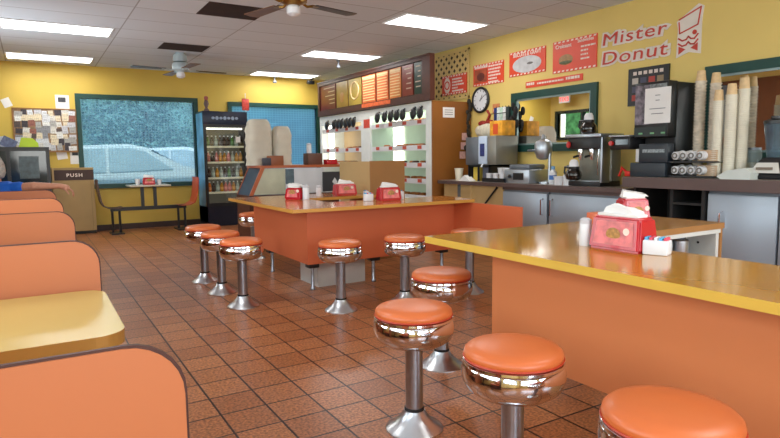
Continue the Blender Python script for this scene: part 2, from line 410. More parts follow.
ST = [((1.385, 2.10), 'orange and chrome stool standing alone before the near counter corner, its whole pole visible'),
      ((1.96, 2.68), 'orange chrome stool tucked at the end of the near counter, behind the foreground stool'),
      ((1.37, 1.46), 'orange chrome stool in front of the near counter, second from bottom right corner'),
      ((1.36, .87), 'orange chrome stool closest to camera, cut off at bottom right'),
      ((2.03, 4.12), 'orange chrome stool in front of the far counter, by its left corner leg'),
      ((2.60, 4.07), 'orange chrome stool at the far counter, right one of the two facing its front'),
      ((1.40, 5.86), 'leftmost and farthest of the three stools in the aisle beside the far counter'),
      ((1.405, 5.27), 'middle one of the three stools in the aisle beside the far counter'),
      ((1.415, 4.68), 'rightmost and nearest of the three stools in the aisle beside the far counter'),
      ((3.27, 4.05), 'stool at the far counter mostly hidden behind the near countertop, only pole and base show'),
      ((2.25, 6.9), 'stool mostly hidden behind the left end panel of the far counter'),
      ((1.36, .28), 'orange chrome stool at the near counter outside the photo')]
s0 = make_stool(ST[0][1], (*ST[0][0], 0))
for k, ((x, y), l) in enumerate(ST[1:]): dup(s0, (x, y, 0), random.uniform(0, 6), l)

# ------------------------------------------------------------------ counters
ZT = .78
def poly_top(pts, z0, z1, name, mtop, medge, parent):
    mb = MB(); mb.prism(pts, 'z', z0, z1)
    o = mb.build(name, mtop, parent, smooth=False)
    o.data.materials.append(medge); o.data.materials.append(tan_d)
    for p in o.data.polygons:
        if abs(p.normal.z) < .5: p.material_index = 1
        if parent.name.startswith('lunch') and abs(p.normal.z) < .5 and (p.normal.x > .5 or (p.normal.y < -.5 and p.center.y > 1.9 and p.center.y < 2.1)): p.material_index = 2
    return o
# near counter
nc = thing('lunch_counter', 'long near counter with glossy gold top and orange front panel', 'counter', (1.78, 2.55, 0))
def L(o, loc):  # make world coordinates local to a thing placed at loc
    o.location = (-loc[0], -loc[1], -loc[2]); return o
nl = (1.78, 2.55, 0)
L(poly_top([(1.77, -1.2), (2.37, -1.2), (2.37, 2.0), (3.6, 2.0), (3.6, 2.57), (1.77, 2.57)], ZT-.035, ZT, 'countertop', gold, goldlip, nc), nl)
mb = MB(); mb.box(1.99, 2.02, -1.15, 2.28, .21, ZT-.035).box(2.02, 3.56, 2.25, 2.28, .21, ZT-.035)
L(mb.build('front_panel', orange, nc, False), nl)
mb = MB(); mb.box(2.5, 3.55, 2.20, 2.245, .1, ZT-.035).box(2.5, 3.53, 2.03, 2.2, .1, .14).box(2.5, 3.53, 2.03, 2.2, .54, .56).box(3.53, 3.56, 2.01, 2.245, .1, ZT-.035).box(2.4, 3.56, 2.0, 2.04, ZT-.06, ZT-.036)
L(mb.build('shelf_unit', mat('white_melamine', srgb(205, 205, 200), .5), nc, False), nl)
mb = MB()
for k in range(6): mb.lathe([(.008, 0), (.008, .002)], 3.527, 2.12, 8, .25+.08*k, 'x')
L(mb.build('pin_hole', blackmatt, nc, False), nl)
L(MB().box(2.5, 3.52, 2.195, 2.2, .14, ZT-.04).build('shelf_back', blackmatt, nc, False), nl)
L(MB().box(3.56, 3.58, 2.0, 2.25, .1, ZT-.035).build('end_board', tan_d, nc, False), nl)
def leg(parent, x, y, zt, org):
    o = MB().box(x-.05, x+.05, y-.05, y+.05, zt-.04, zt+.02, .006).build('leg_bracket', black, parent); L(o, org)
    o = MB().lathe([(.012, 0), (.022, .004), (.022, .02), (.016, .03), (.016, zt-.03)], x, y, 16).build('leg', brushed, parent); L(o, org)
for x, y in ((2.1, 2.18), (2.1, 1.3), (2.1, .3), (2.1, -.8), (2.9, 2.15), (3.45, 2.15)): leg(nc, x, y, .21, nl)
# far counter
fc = thing('lunch_counter', 'far U-shaped orange counter with amber top in middle of shop', 'counter', (1.81, 4.53, 0)); fl = (1.81, 4.53, 0)
L(poly_top([(1.81, 4.53), (3.72, 4.53), (3.72, 4.80), (3.78, 4.80), (3.78, 5.12), (2.42, 5.12), (2.42, 5.76), (3.33, 5.76), (3.33, 6.39), (1.81, 6.39)], ZT-.03, ZT, 'countertop', gold2, mat('amber_edge', srgb(206, 148, 66), .3), fc), fl)
L(MB().box(2.06, 3.69, 4.83, 4.86, .25, ZT-.03).build('front_panel', orange2, fc, False), fl)
L(MB().box(3.28, 3.31, 5.8, 6.36, 0, ZT-.03).build('support_panel', tan_d, fc, False), fl)
L(MB().box(2.06, 2.09, 4.86, 6.30, .25, ZT-.03).build('side_panel', orange2, fc, False), fl)
L(MB().box(3.69, 3.72, 3.86, 4.86, .25, ZT-.035).build('wing_panel', orange2, fc, False), fl)
L(MB().box(2.42, 3.6, 5.1, 5.125, ZT-.06, ZT-.002).build('inner_edge', mat('grey_trim', srgb(190, 182, 170), .4), fc, False), fl)
L(MB().box(2.22, 2.72, 4.98, 5.40, 0, .24).build('plinth', mat('white_plinth', srgb(205, 205, 200), .6), fc, False), fl)
for x, y in ((2.13, 4.90), (2.13, 5.95), (2.78, 4.92), (3.6, 4.92), (3.63, 4.0)): leg(fc, x, y, .25, fl)

# ------------------------------------------------------------------ booths
def booth(y, label, table=None):
    t = thing('booth_bench', label, 'booth', (-.4, y, 0), group='orange booth benches along the left')
    zt = .93; x0, x1 = -.53, .585; r = .085
    pts = [(x0, .02), (x1, .02)] + [(x1-r+r*math.cos(a), zt-r+r*math.sin(a)) for a in [k*PI/2/7 for k in range(8)]] + [(x0, zt)]
    ins = lambda p, d: (p[0]-(d if p[0] > 0 else 0), p[1]-(d if p[1] > .3 else 0))
    MB().prism([ins(p, .004) for p in pts], 'y', -.003, .010).build('backrest', booth_o, t, False)
    MB().prism([ins(p, .008) for p in pts], 'y', .010, .03).build('rear_board', darkwood, t, False)
    MB().prism(pts, 'y', .0, .007).build('edge_trim', mat('dark_edge_band', srgb(70, 34, 24), .5), t, False)
    MB().box(x0, x1-.05, .03, .10, .50, .90, .03, 3).build('back_cushion', vinyl, t)
    MB().box(x0, x1-.05, .04, .47, .38, .46, .03, 3).build('seat', vinyl, t)
    MB().box(x0, x1-.07, .06, .42, .02, .38).build('seat_base', darkwood, t, False)
    return t
BYS = [(.92, 'orange booth bench closest to camera, filling lower left corner'),
       (2.27, 'orange booth bench just behind the yellow booth table'),
       (3.65, 'third orange booth bench counting from camera'),
       (5.02, 'fourth orange booth bench from camera, second nearest the seated man'),
       (6.45, 'farthest orange booth bench, where a person rests an arm')]
booths = [booth(y, l) for y, l in BYS]
def booth_table(y0, y1, label):
    t = thing('booth_table', label, 'table', (-.38, (y0+y1)/2, 0), group='yellow booth tables')
    d = (y1-y0)/2; x0, x1, r = -.55, .565, .075
    pts = [(x0, -d), (x1-r, -d)] + [(x1-r+r*math.sin(a), -d+r-r*math.cos(a)) for a in [k*PI/16 for k in range(1, 8)]] + [(x1, -d+r), (x1, d-r)] + \
          [(x1-r+r*math.cos(a), d-r+r*math.sin(a)) for a in [k*PI/16 for k in range(1, 8)]] + [(x1-r, d), (x0, d)]
    mb = MB(); mb.prism(pts, 'z', .725, .76); o = mb.build('tabletop', tabletop_m, t, False)
    o.data.materials.append(mat('bronze_table_edge', srgb(176, 130, 62), .3, .3))
    for p in o.data.polygons:
        if abs(p.normal.z) < .5: p.material_index = 1
    MB().lathe([(.035, .03), (.035, .725)], 0, 0, 16).build('pedestal', black, t)
    MB().lathe([(.22, 0), (.21, .02), (.05, .04)], 0, 0, 24).build('base', black, t)
    return t
booth_table(1.61, 2.23, 'yellow laminate booth table with rounded corners behind the nearest orange bench')
booth_table(2.98, 3.60, 'yellow booth table hidden behind the second bench')
booth_table(4.36, 4.97, 'yellow booth table hidden behind the third bench')
booth_table(5.75, 6.36, 'yellow booth table just before the farthest bench')

# ------------------------------------------------------------------ person
def capsule(mb, a, b, ra, rb, n=6):
    a = Vector(a); b = Vector(b)
    for k in range(n+1):
        f = k/n; p = a.lerp(b, f); mb.sphere(p, ra+(rb-ra)*f, u=12, v=8)
def remesh(name, mb, m, parent, vox, sm=4):
    me = bpy.data.meshes.new(name); mb.bm.to_mesh(me); mb.bm.free()
    o = bpy.data.objects.new(name, me); C.objects.link(o)
    md = o.modifiers.new('r', 'REMESH'); md.mode = 'VOXEL'; md.voxel_size = vox; md.use_smooth_shade = True
    s = o.modifiers.new('s', 'SMOOTH'); s.iterations = sm; s.factor = .5
    dg = bpy.context.evaluated_depsgraph_get(); dg.update()
    me2 = bpy.data.meshes.new_from_object(o.evaluated_get(dg)); bpy.data.objects.remove(o)
    me2.materials.clear(); me2.materials.append(m); me2.name = name
    for p in me2.polygons: p.use_smooth = True
    n = bpy.data.objects.new(name, me2); C.objects.link(n); n.parent = parent; return n
PX, PY = -.30, 6.62
per = thing('person', 'person in blue short-sleeved shirt seated in farthest booth, arm draped over backrest', 'person', (PX, PY, 0))
b = MB()
capsule(b, (-.02, .10, .52), (-.02, .06, .72), .135, .13)          # pelvis-belly
capsule(b, (-.09, .06, .80), (.07, .06, .80), .125, .125)
capsule(b, (-.12, .055, .93), (.09, .055, .93), .085, .085)         # shoulders
capsule(b, (-.01, .06, .95), (.0, .07, 1.06), .055, .05)            # neck
b.sphere((.0, .085, 1.135), .095, .82, 1.0, 1.2)                    # head
b.sphere((.0, .125, 1.085), .06, .9, .9, .9)                        # jaw
b.sphere((.0, .192, 1.125), .016, .7, 1.1, 1.2, 8, 6)               # nose
b.sphere((-.078, .085, 1.125), .022, .5, .8, 1.3, 8, 6); b.sphere((.078, .085, 1.125), .022, .5, .8, 1.3, 8, 6)
# right arm over backrest (image right)
SH = (.14, .04, .94); EL = (.31, -.09, .965); WR = (.515, -.16, .965)
capsule(b, SH, EL, .052, .043, 8); capsule(b, EL, WR, .041, .026, 10)
PA = (.575, -.165, .945); capsule(b, WR, PA, .026, .030, 5); capsule(b, (.565, -.15, .95), (.572, -.185, .945), .026, .026, 3)
for k, (dy, L1) in enumerate(((.030, .80), (.010, .95), (-.011, .9), (-.031, .72))):
    p0 = Vector((.595, -.168+dy, .935)); p1 = p0+Vector((.030, 0, -.024))*L1; p2 = p1+Vector((.012, 0, -.032))*L1; p3 = p2+Vector((-.006, 0, -.028))*L1
    capsule(b, p0, p1, .0095, .009, 4); capsule(b, p1, p2, .009, .008, 4); capsule(b, p2, p3, .008, .0068, 4)
capsule(b, (.555, -.195, .935), (.575, -.215, .912), .010, .0095, 4); capsule(b, (.575, -.215, .912), (.588, -.217, .885), .009, .008, 4)
# left arm resting on lap
capsule(b, (-.17, .06, .91), (-.24, .14, .68), .05, .042, 8); capsule(b, (-.24, .14, .68), (-.14, .34, .60), .038, .027, 8)
capsule(b, (-.14, .34, .60), (-.11, .39, .59), .03, .028, 3)
for k in range(4):
    p0 = Vector((-.135+.018*k, .40, .588)); capsule(b, p0, p0+Vector((.005, .035, -.008)), .0085, .008, 3); capsule(b, p0+Vector((.005, .035, -.008)), p0+Vector((.005, .055, -.028)), .008, .007, 3)
capsule(b, (-.09, .37, .59), (-.06, .40, .585), .010, .008, 3)
for s in (-1, 1):
    capsule(b, (.09*s-.02, .14, .53), (.11*s-.02, .50, .53), .08, .06, 8)
    capsule(b, (.11*s-.02, .50, .53), (.11*s-.02, .50, .10), .055, .036, 8)
    capsule(b, (.11*s-.02, .49, .05), (.11*s-.02, .64, .035), .04, .03, 5)
remesh('body', b, skin, per, .0065, 3)
s_ = MB()
capsule(s_, (-.02, .10, .56), (-.02, .06, .72), .148, .142)
capsule(s_, (-.09, .06, .80), (.07, .06, .80), .135, .135)
capsule(s_, (-.12, .055, .925), (.09, .055, .925), .094, .094)
capsule(s_, (.10, .05, .935), (.19, -.01, .95), .068, .062, 6); capsule(s_, (-.15, .06, .92), (-.21, .11, .76), .066, .058, 6)
remesh('shirt', s_, blue_cloth, per, .010, 3)
h = MB(); h.sphere((.0, .072, 1.152), .1, .88, 1.0, 1.14)
capsule(h, (-.03, .0, 1.10), (.03, .0, 1.10), .06, .06, 3)
for v in h.bm.verts: v.co += Vector((random.uniform(-1, 1), random.uniform(-1, 1), random.uniform(-1, 1)))*.007
remesh('hair', h, hair_m, per, .012, 1)
tr = MB()
capsule(tr, (-.02, .11, .52), (-.02, .10, .56), .148, .145, 3)
for s in (-1, 1):
    capsule(tr, (.09*s-.02, .14, .53), (.11*s-.02, .50, .53), .092, .072, 8); capsule(tr, (.11*s-.02, .50, .53), (.11*s-.02, .50, .12), .068, .055, 8)
remesh('trousers', tr, jeans, per, .012, 3)
for s in (-1, 1):
    e = MB(); e.sphere((.033*s, .172, 1.145), .011, u=10, v=8); e.build('eye', white, per)
m_ = MB(); m_.sphere((0, .178, 1.075), .02, 1.1, .4, .35, 10, 6); m_.build('mouth', mat('lips', srgb(160, 80, 74), .5), per)

# ------------------------------------------------------------------ items: napkin dispensers
def dispenser(loc, rz, label, w=.25, d=.17, hgt=.135, nap=True):
    t = thing('napkin_dispenser', label, 'napkin dispenser', loc, rz, group='red napkin dispensers')
    mb = MB(); mb.hexa([(-w/2, -d/2, 0), (w/2, -d/2, 0), (w/2, d/2, 0), (-w/2, d/2, 0)],
                       [(-w/2+.012, -d/2+.02, hgt), (w/2-.012, -d/2+.02, hgt), (w/2-.012, d/2-.02, hgt), (-w/2+.012, d/2-.02, hgt)])
    bmesh.ops.bevel(mb.bm, geom=list(mb.bm.edges), offset=.012, segments=3, affect='EDGES')
    mb.build('housing', red, t)
    fp = MB(); y = lambda z: -d/2+.02*z/hgt-.0015
    fp.quad([(-w/2+.03, y(.025), .025), (w/2-.03, y(.025), .025), (w/2-.04, y(hgt-.02), hgt-.02), (-w/2+.04, y(hgt-.02), hgt-.02)])
    fp.build('label_plate', mat('dispenser_label', srgb(214, 110, 110), .35, var=.35, scale=22), t, False)
    e = MB(); e.sphere((.0, y(.07)-.001, .072), .03, 1.25, .05, 1, 16, 8); e.build('picture', mat('label_picture', srgb(176, 130, 72), .5, var=.4, scale=60), t)
    e = MB(); e.lathe([(.016, 0), (.016, .002)], .065, y(.08)-.001, 14, .088, 'y'); e.build('white_dot', signwhite, t)
    sl = MB(); sl.box(-w/2+.03, w/2-.03, -d/2+.03, d/2-.05, hgt-.002, hgt+.012, .005); sl.build('napkin_stack', paper, t)
    if nap:
        n_ = MB(); n_.hexa([(-.085, -.03, hgt+.01), (.09, -.035, hgt+.01), (.085, .03, hgt+.01), (-.07, .03, hgt+.01)],
                           [(-.075, -.02, hgt+.042), (.06, -.035, hgt+.026), (.08, .02, hgt+.028), (-.05, .03, hgt+.05)])
        bmesh.ops.subdivide_edges(n_.bm, edges=list(n_.bm.edges), cuts=2, use_grid_fill=True)
        for v in n_.bm.verts: v.co.z += random.uniform(-.004, .006)
        n_.build('folded_napkin', paper, t)
    return t
A = math.atan2(-.23, -.01)
dispenser((2.235, 1.69, ZT), math.radians(-90), 'large red napkin dispenser on the near counter beside white shaker', .27, .15, .15)
dispenser((3.20, 2.36, ZT), math.radians(-20), 'red napkin dispenser behind the large one, at the far edge of near counter', .19, .14, .15)
dispenser((2.32, 5.72, ZT), math.radians(-55), 'red napkin dispenser at far counter, leftmost, next to white shaker', .19, .15, .12)
dispenser((3.02, 5.98, ZT+.0), math.radians(-5), 'red napkin dispenser with big napkins, middle of the far counter', .26, .15, .13)
dispenser((2.98, 4.95, ZT), math.radians(-3), 'red napkin dispenser with round emblem, right part of far counter', .24, .13, .13)
def shaker(loc, label, r=.028, hh=.13):
    t = thing('sugar_shaker', label, 'shaker', loc)
    MB().lathe([(r*.9, 0), (r, .005), (r*.95, hh*.8), (r*.9, hh*.82)], 0, 0, 18).build('jar', white, t)
    MB().lathe([(r*.97, hh*.8), (r*.97, hh*.93), (r*.5, hh), (0, hh)], 0, 0, 18).build('lid', mat('pale_lid', srgb(200, 200, 205), .3), t)
shaker((2.19, 1.86, ZT), 'white cylindrical shaker left of the large red dispenser')
shaker((2.385, 5.60, ZT), 'white shaker in front of the leftmost far dispenser', .035, .15)
shaker((2.70, 5.98, ZT), 'white shaker left of middle far dispenser', .03, .12)
def caddy(loc, rz, label, w=.085, d=.06, hh=.06):
    t = thing('sweetener_caddy', label, 'sweetener caddy', loc, rz)
    MB().box(-w/2, w/2, -d/2, d/2, 0, hh, .006).build('box', white, t)
    cs = [srgb(90, 170, 215), srgb(215, 80, 100), srgb(225, 225, 225), srgb(90, 170, 215), srgb(215, 80, 100)]
    for k in range(5):
        x = -w/2+.012+k*(w-.024)/4
        MB().box(x-.006, x+.006, -d/2+.008, d/2-.008, hh-.01, hh+.012, .002).build('sweetener_packet', mat('packet_%d' % k, cs[k], .7), t)
caddy((2.235, 1.52, ZT), math.radians(-70), 'white square sweetener caddy in front of the large red dispenser', .10, .075, .062)
caddy((2.78, 5.0, ZT), 0, 'small white sweetener caddy left of the emblem dispenser', .085, .06, .07)
caddy((3.24, 5.88, ZT), 0, 'small white sweetener caddy right of the middle far dispenser', .05, .05, .04)
caddy((3.17, 5.0, ZT), 0, 'tiny white cup right of the emblem dispenser', .03, .03, .08)
o = MB().box(-.05, .05, -.04, .04, 0, .07, .006).build('orange_box', orange2, None, True, (2.95, 2.42, ZT)); tag(o, 'small orange box behind the white shaker on near counter', 'box')
# items in the shelf unit of the near counter
for k in range(4):
    t = thing('metal_tin', 'small steel container on the open shelf inside the near counter', 'container', (2.85+.16*k, 2.12, .56), group='steel containers in the near counter shelf')
    MB().lathe([(.05, 0), (.055, .01), (.055, .12), (.05, .125)], 0, 0, 18).build('body', stain, t)
    MB().lathe([(.03, .125), (.02, .14), (0, .145)], 0, 0, 12).build('lid', steel_dk, t)

# ------------------------------------------------------------------ right wall counters
XC = 4.78
c1 = thing('back_counter', 'lower back counter with brown edge under the espresso machine', 'counter', (XC, 5.1, 0)); cl = (XC, 5.1, 0)
L(poly_top([(XC, 3.60), (RX-.005, 3.60), (RX-.005, 6.62), (XC, 6.62)], .835, .88, 'countertop', greytop, brownlip, c1), cl)
L(MB().box(XC+.06, XC+.1, 5.36, 6.55, .1, .83).build('side_board', tan, c1, False), cl)
L(MB().box(XC+.05, XC+.055, 3.65, 5.36, .80, .835).build('apron', brownlip, c1, False), cl)
for y in (6.2, 5.95): L(MB().box(XC+.03, XC+.06, y-.015, y+.015, 0, .835).build('leg', steel_dk if y > 6 else tan, c1, False), cl)
L(MB().tube([(XC+.04, 5.45, .82), (XC+.04, 5.78, .5)], .012).build('brace', black, c1), cl)
def fridge_unit(y0, y1, z1, label, ym=None, hy=()):
    t = thing('undercounter_fridge', label, 'refrigerator', (XC+.05, (y0+y1)/2, 0), group='stainless undercounter refrigerators'); lo = (XC+.05, (y0+y1)/2, 0)
    L(MB().box(XC+.06, RX-.02, y0, y1, .08, z1).build('cabinet', steel_dk, t, False), lo)
    ds = [(y0, y1)] if ym is None else [(y0, ym), (ym, y1)]
    for (a, b2), h_ in zip(ds, hy):
        d_ = MB().box(XC+.03, XC+.06, a+.008, b2-.008, .12, z1-.02, .006).build('door', stain_d, t); L(d_, lo)
        MB().tube([(XC+.03, h_, .72), (XC-.005, h_, .715), (XC-.005, h_, .55), (XC+.03, h_, .545)], .010).build('handle', chrome, d_)
fridge_unit(4.62, 5.34, .80, 'grey steel undercounter refrigerator, left one below coffee equipment', None, (4.68,))
fridge_unit(3.64, 4.60, .80, 'grey steel undercounter refrigerator below espresso machine', None, (4.54,))
c2 = thing('back_counter', 'higher back counter with brown edge under soda machine and cup stacks', 'counter', (XC-.08, 1.5, 0)); c2l = (XC-.08, 1.5, 0)
L(poly_top([(XC-.08, -.9), (RX-.005, -.9), (RX-.005, 3.58), (XC-.08, 3.58)], .90, .995, 'countertop', greytop, brownlip, c2), c2l)
mb = MB(); mb.box(XC+.02, RX-.02, 2.84, 2.87, 0, .90).box(XC+.02, RX-.02, 3.5, 3.53, 0, .9).box(XC+.5, RX-.02, 2.87, 3.5, 0, .9).box(XC+.04, RX-.1, 3.14, 3.17, 0, .9).box(XC+.04, RX-.1, 2.87, 3.14, .3, .32).box(XC+.04, RX-.1, 2.87, 3.14, .6, .62).box(XC+.04, RX-.1, 2.87, 3.14, .76, .78)
L(mb.build('open_shelves', blackmatt, c2, False), c2l)
fridge_unit(1.3, 2.83, .89, 'blue-grey stainless refrigerator with two doors below the cup stacks', 2.27, (2.0, 2.70))

def stainbox(name, label, cat, x0, x1, y0, y1, z0, z1, m, group=None):
    return None
# milk dispenser
t = thing('drink_dispenser', 'stainless steel drink dispenser with blue label on a black stand', 'drink dispenser', (5.05, 5.85, .88)); lo = (5.05, 5.85, .88)
mb = MB(); mb.box(4.93, 4.95, 5.72, 6.14, .88, 1.10).box(4.93, 5.3, 5.72, 5.74, .88, 1.1).box(4.93, 5.3, 6.12, 6.14, .88, 1.1).box(4.93, 5.3, 5.72, 6.14, 1.07, 1.10)
mb = MB()
for yy in (5.72, 5.93, 6.12): mb.box(4.93, 4.95, yy, yy+.02, .88, 1.09)
mb.box(4.93, 5.3, 5.72, 5.74, .88, 1.09).box(4.93, 5.3, 6.12, 6.14, .88, 1.09).box(4.93, 5.3, 5.72, 6.14, 1.07, 1.09)
L(mb.build('stand', black, t, False), lo)
L(MB().box(4.95, 5.32, 5.62, 5.94, 1.09, 1.455, .01).build('cabinet', mat('grey_steel_cabinet', srgb(140, 138, 130), .35, .5), t), lo)
L(MB().box(4.95, 5.30, 5.95, 6.22, 1.09, 1.45, .01).build('side_cabinet', steel_dk, t), lo)
L(MB().box(4.935, 4.952, 5.78, 5.94, 1.10, 1.455, .004).build('front_label', mat('pale_blue_label', srgb(190, 205, 225), .4), t), lo)
L(MB().box(4.928, 4.936, 5.82, 5.90, 1.20, 1.36).build('label_picture', mat('navy_print', srgb(40, 50, 110), .5, var=.5, scale=50), t), lo)
L(MB().tube([(4.94, 5.86, 1.10), (4.92, 5.86, 1.06)], .012).build('spout', white, t), lo)
o = MB().box(4.98, 5.25, 5.97, 6.1, .88, 1.06, .008).build('yellow_carton', mat('yellow_carton', srgb(225, 196, 80), .6), None); tag(o, 'yellow carton under the drink dispenser stand', 'box')
o = MB().box(4.98, 5.25, 5.76, 5.91, .88, 1.06, .008).build('grey_carton', mat('grey_carton', srgb(100, 104, 120), .6), None); tag(o, 'grey carton under the drink dispenser stand', 'box')
def foamcup(name, label, cat, loc, m=foam, r0=.032, r1=.045, hh=.11, group=None, tilt=None):
    o = MB().lathe([(0, .004), (r0-.003, .004), (r0, 0), (r1, hh), (r1+.004, hh+.002), (r1+.004, hh-.006), (r1-.003, hh-.002), (r0-.004, .01), (0, .01)], 0, 0, 20).build(name, m, None, True, loc)
    if tilt: o.rotation_euler = tilt
    return tag(o, label, cat, group)
foamcup('foam_cup', 'cream foam cup at the left end of the back counter', 'cup', (4.98, 6.4, .88), hh=.16, r0=.045, r1=.06)
o = MB().prism([(-.12, 0), (.12, 0), (.04, .05), (0, .075), (-.05, .04)], 'x', -.05, .05).build('crumpled_paper', paper, None, False, (4.92, 6.15, .88)); tag(o, 'crumpled white paper lying beside the foam cup', 'paper')
# cup tray
t = thing('cup_crate', 'black crate holding upside-down white cups next to the drink dispenser', 'crate', (4.98, 5.55, .88))
mb = MB(); mb.box(-.14, .14, -.2, .2, 0, .02).box(-.14, -.13, -.2, .2, .02, .05).box(-.14, .14, -.2, -.19, .02, .05).box(-.14, .14, .19, .2, .02, .05)
mb.build('crate', black, t, False)
for k in range(6): foamcup('mug', 'small white mug in the black crate', 'mug', (4.9+.1*(k//3), 5.68-.12*(k % 3), .90), white, .035, .04, .085, group='white mugs in the black crate')
for k in range(2): foamcup('mug', 'white mug stacked on top of the crate mugs', 'mug', (4.93, 5.5-.1*k, .985), white, .035, .04, .07, group='white mugs in the black crate')
# juicer box and milkshake mixer
t = thing('juice_machine', 'low grey steel machine right of the mug crate', 'juicer', (5.03, 5.17, .88))
MB().box(-.16, .16, -.21, .21, 0, .16, .01).build('body', stain, t); MB().box(-.12, .14, -.17, .17, .16, .22, .02).build('lid', steel_dk, t)
MB().lathe([(.02, 0), (.02, .02)], -.18, .1, 12, .08, 'x').build('knob', black, t)
MB().box(-.165, -.16, -.12, .05, .04, .12).build('control_plate', black, t)
t = thing('spindle_mixer', 'tall chrome spindle drink mixer with steel head', 'mixer', (5.05, 4.88, .88))
MB().lathe([(.08, 0), (.08, .02), (.03, .03)], 0, 0, 20).build('base', stain, t)
MB().tube([(0, -.06, .02), (0, -.06, .42)], .018).build('column', stain, t)
MB().lathe([(.03, .27), (.07, .29), (.10, .36), (.10, .44), (.085, .48), (.03, .51), (.015, .56)], -.02, .02, 24).build('motor_head', stain, t)
MB().torus((-.05, .17, .38), .045, .012).xf(Matrix.Identity(4)).build('handle_ring', steel_dk, t)
t = thing('spray_bottle', 'white plastic bottle with blue cap and label', 'bottle', (4.98, 4.70, .88))
MB().lathe([(.04, 0), (.042, .01), (.042, .13), (.02, .16), (.018, .17)], 0, 0, 18).build('body', white, t)
MB().lathe([(.022, .165), (.022, .2), (0, .202)], 0, 0, 14).build('cap', mat('blue_cap', srgb(120, 170, 210), .4), t)
MB().lathe([(.0425, .05), (.0425, .10)], 0, 0, 18).build('label', mat('blue_label', srgb(70, 120, 190), .5), t)
foamcup('white_tub', 'short white tub beside the blue-capped bottle', 'tub', (4.95, 4.57, .88), white, .06, .068, .09)
foamcup('white_crock', 'white square-looking crock holding utensils', 'crock', (4.93, 4.42, .88), white, .06, .062, .11)
for k in range(4):
    t = thing('utensil', 'long spoon standing in the white crock', 'spoon', (4.91+.015*k, 4.40+.02*k, .895), group='spoons standing in the white crock')
    MB().tube([(0, 0, 0), (.01*(k-1), .02*(k-1.5), .17)], .004, 6).build('handle', steel_dk, t); MB().sphere((.01*(k-1), .02*(k-1.5), .18), .014, .4, 1, 1.4, 10, 6).build('bowl', steel_dk, t)
# espresso machine
E_ = (5.02, 4.165, .88)
t = thing('espresso_machine', 'stainless espresso machine with black control band and red knob', 'espresso machine', E_); t.scale = (.70, .62, 1.0)
MB().box(-.20, .25, -.30, .38, .0, .05, .008).build('drip_base', black, t)
MB().box(-.18, .0, -.27, .36, .05, .056).build('drip_grid', stain, t, False)
MB().box(.05, .25, -.30, .38, .05, .40, .01).build('back_body', mat('grey_metal_panel', srgb(150, 150, 140), .35, .5), t)
MB().box(-.20, -.02, -.33, -.29, .04, .50, .008).build('side_plate', stain, t)
MB().box(-.22, .1, -.29, .36, .38, .50, .01).build('control_band', black, t)
MB().box(-.24, .27, -.33, .42, .50, .535, .008).build('top_tray', stain, t)
MB().lathe([(.03, 0), (.035, .01), (.035, .03), (.02, .04)], -.26, .33, 16, .43, 'x').build('knob', mat('red_knob', srgb(190, 40, 36), .3), t)
for y in (.18, -.06):
    g = MB().lathe([(.045, .30), (.05, .33), (.05, .38)], -.12, y, 18).build('group_head', chrome, t)
    MB().tube([(-.12, y, .32), (-.26, y+.02, .30)], .012).build('portafilter_handle', black, g)
    MB().lathe([(.035, .27), (.04, .30)], -.12, y, 14).build('basket', chrome, g)
MB().tube([(-.2, -.27, .40), (-.22, -.26, .2), (-.19, -.25, .12)], .008).build('steam_wand', chrome, t)
def coffee_pot(loc, label, top=white, coffee=True):
    t = thing('coffee_pot', label, 'coffee pot', loc)
    MB().lathe([(.05, 0), (.075, .012), (.085, .05), (.08, .085), (.055, .115), (.05, .125)], 0, 0, 24).build('carafe', mat('coffee_glass', (.01, .006, .004), .06, coat=.5), t)
    MB().lathe([(.053, .11), (.058, .125), (.058, .145)], 0, 0, 24).build('collar', black, t)
    MB().lathe([(.05, .145), (.045, .19), (.03, .215), (0, .22)], 0, 0, 20).build('lid', top, t)
    MB().tube([(-.0, .055, .135), (-.0, .12, .14), (-.0, .125, .08), (-.0, .09, .03)], .011, 8).build('handle', black, t)
coffee_pot((4.98, 4.22, 1.417), 'coffee pot with cream top standing on the espresso machine')
coffee_pot((4.86, 4.30, .937), 'dark coffee pot with cream top under the espresso spouts')
# brewer second unit
t = thing('coffee_brewer', 'coffee brewer with black control panel and red knob right of espresso machine', 'coffee brewer', (4.99, 3.70, .995))
MB().box(.12, .25, -.10, .02, 0, .26, .01).build('body', mat('yellow_metal', srgb(190, 150, 60), .5), t)
MB().box(-.14, .25, -.075, .15, .255, .375, .008).build('head', black, t)
MB().box(-.15, .26, -.075, .16, .375, .39, .005).build('top_plate', stain, t)
MB().lathe([(.022, 0), (.025, .02), (.02, .03)], -.17, .12, 14, .315, 'x').build('knob', mat('red_knob', srgb(190, 40, 36), .3), t)
MB().box(-.144, -.139, -.06, .08, .30, .35).build('display', glass_dark, t, False)
# red tongs/cloth
t = thing('red_caddy', 'glossy red handled tool lying at edge of the higher counter', 'tool', (4.88, 3.60, .995))
MB().box(-.05, .08, -.05, .06, 0, .05, .01).build('body', mat('bright_red', srgb(215, 40, 26), .4), t)
MB().tube([(-.03, .04, .03), (-.03, .1, .08), (-.03, .13, .0)], .014).build('handle', mat('bright_red', srgb(215, 40, 26), .4), t)
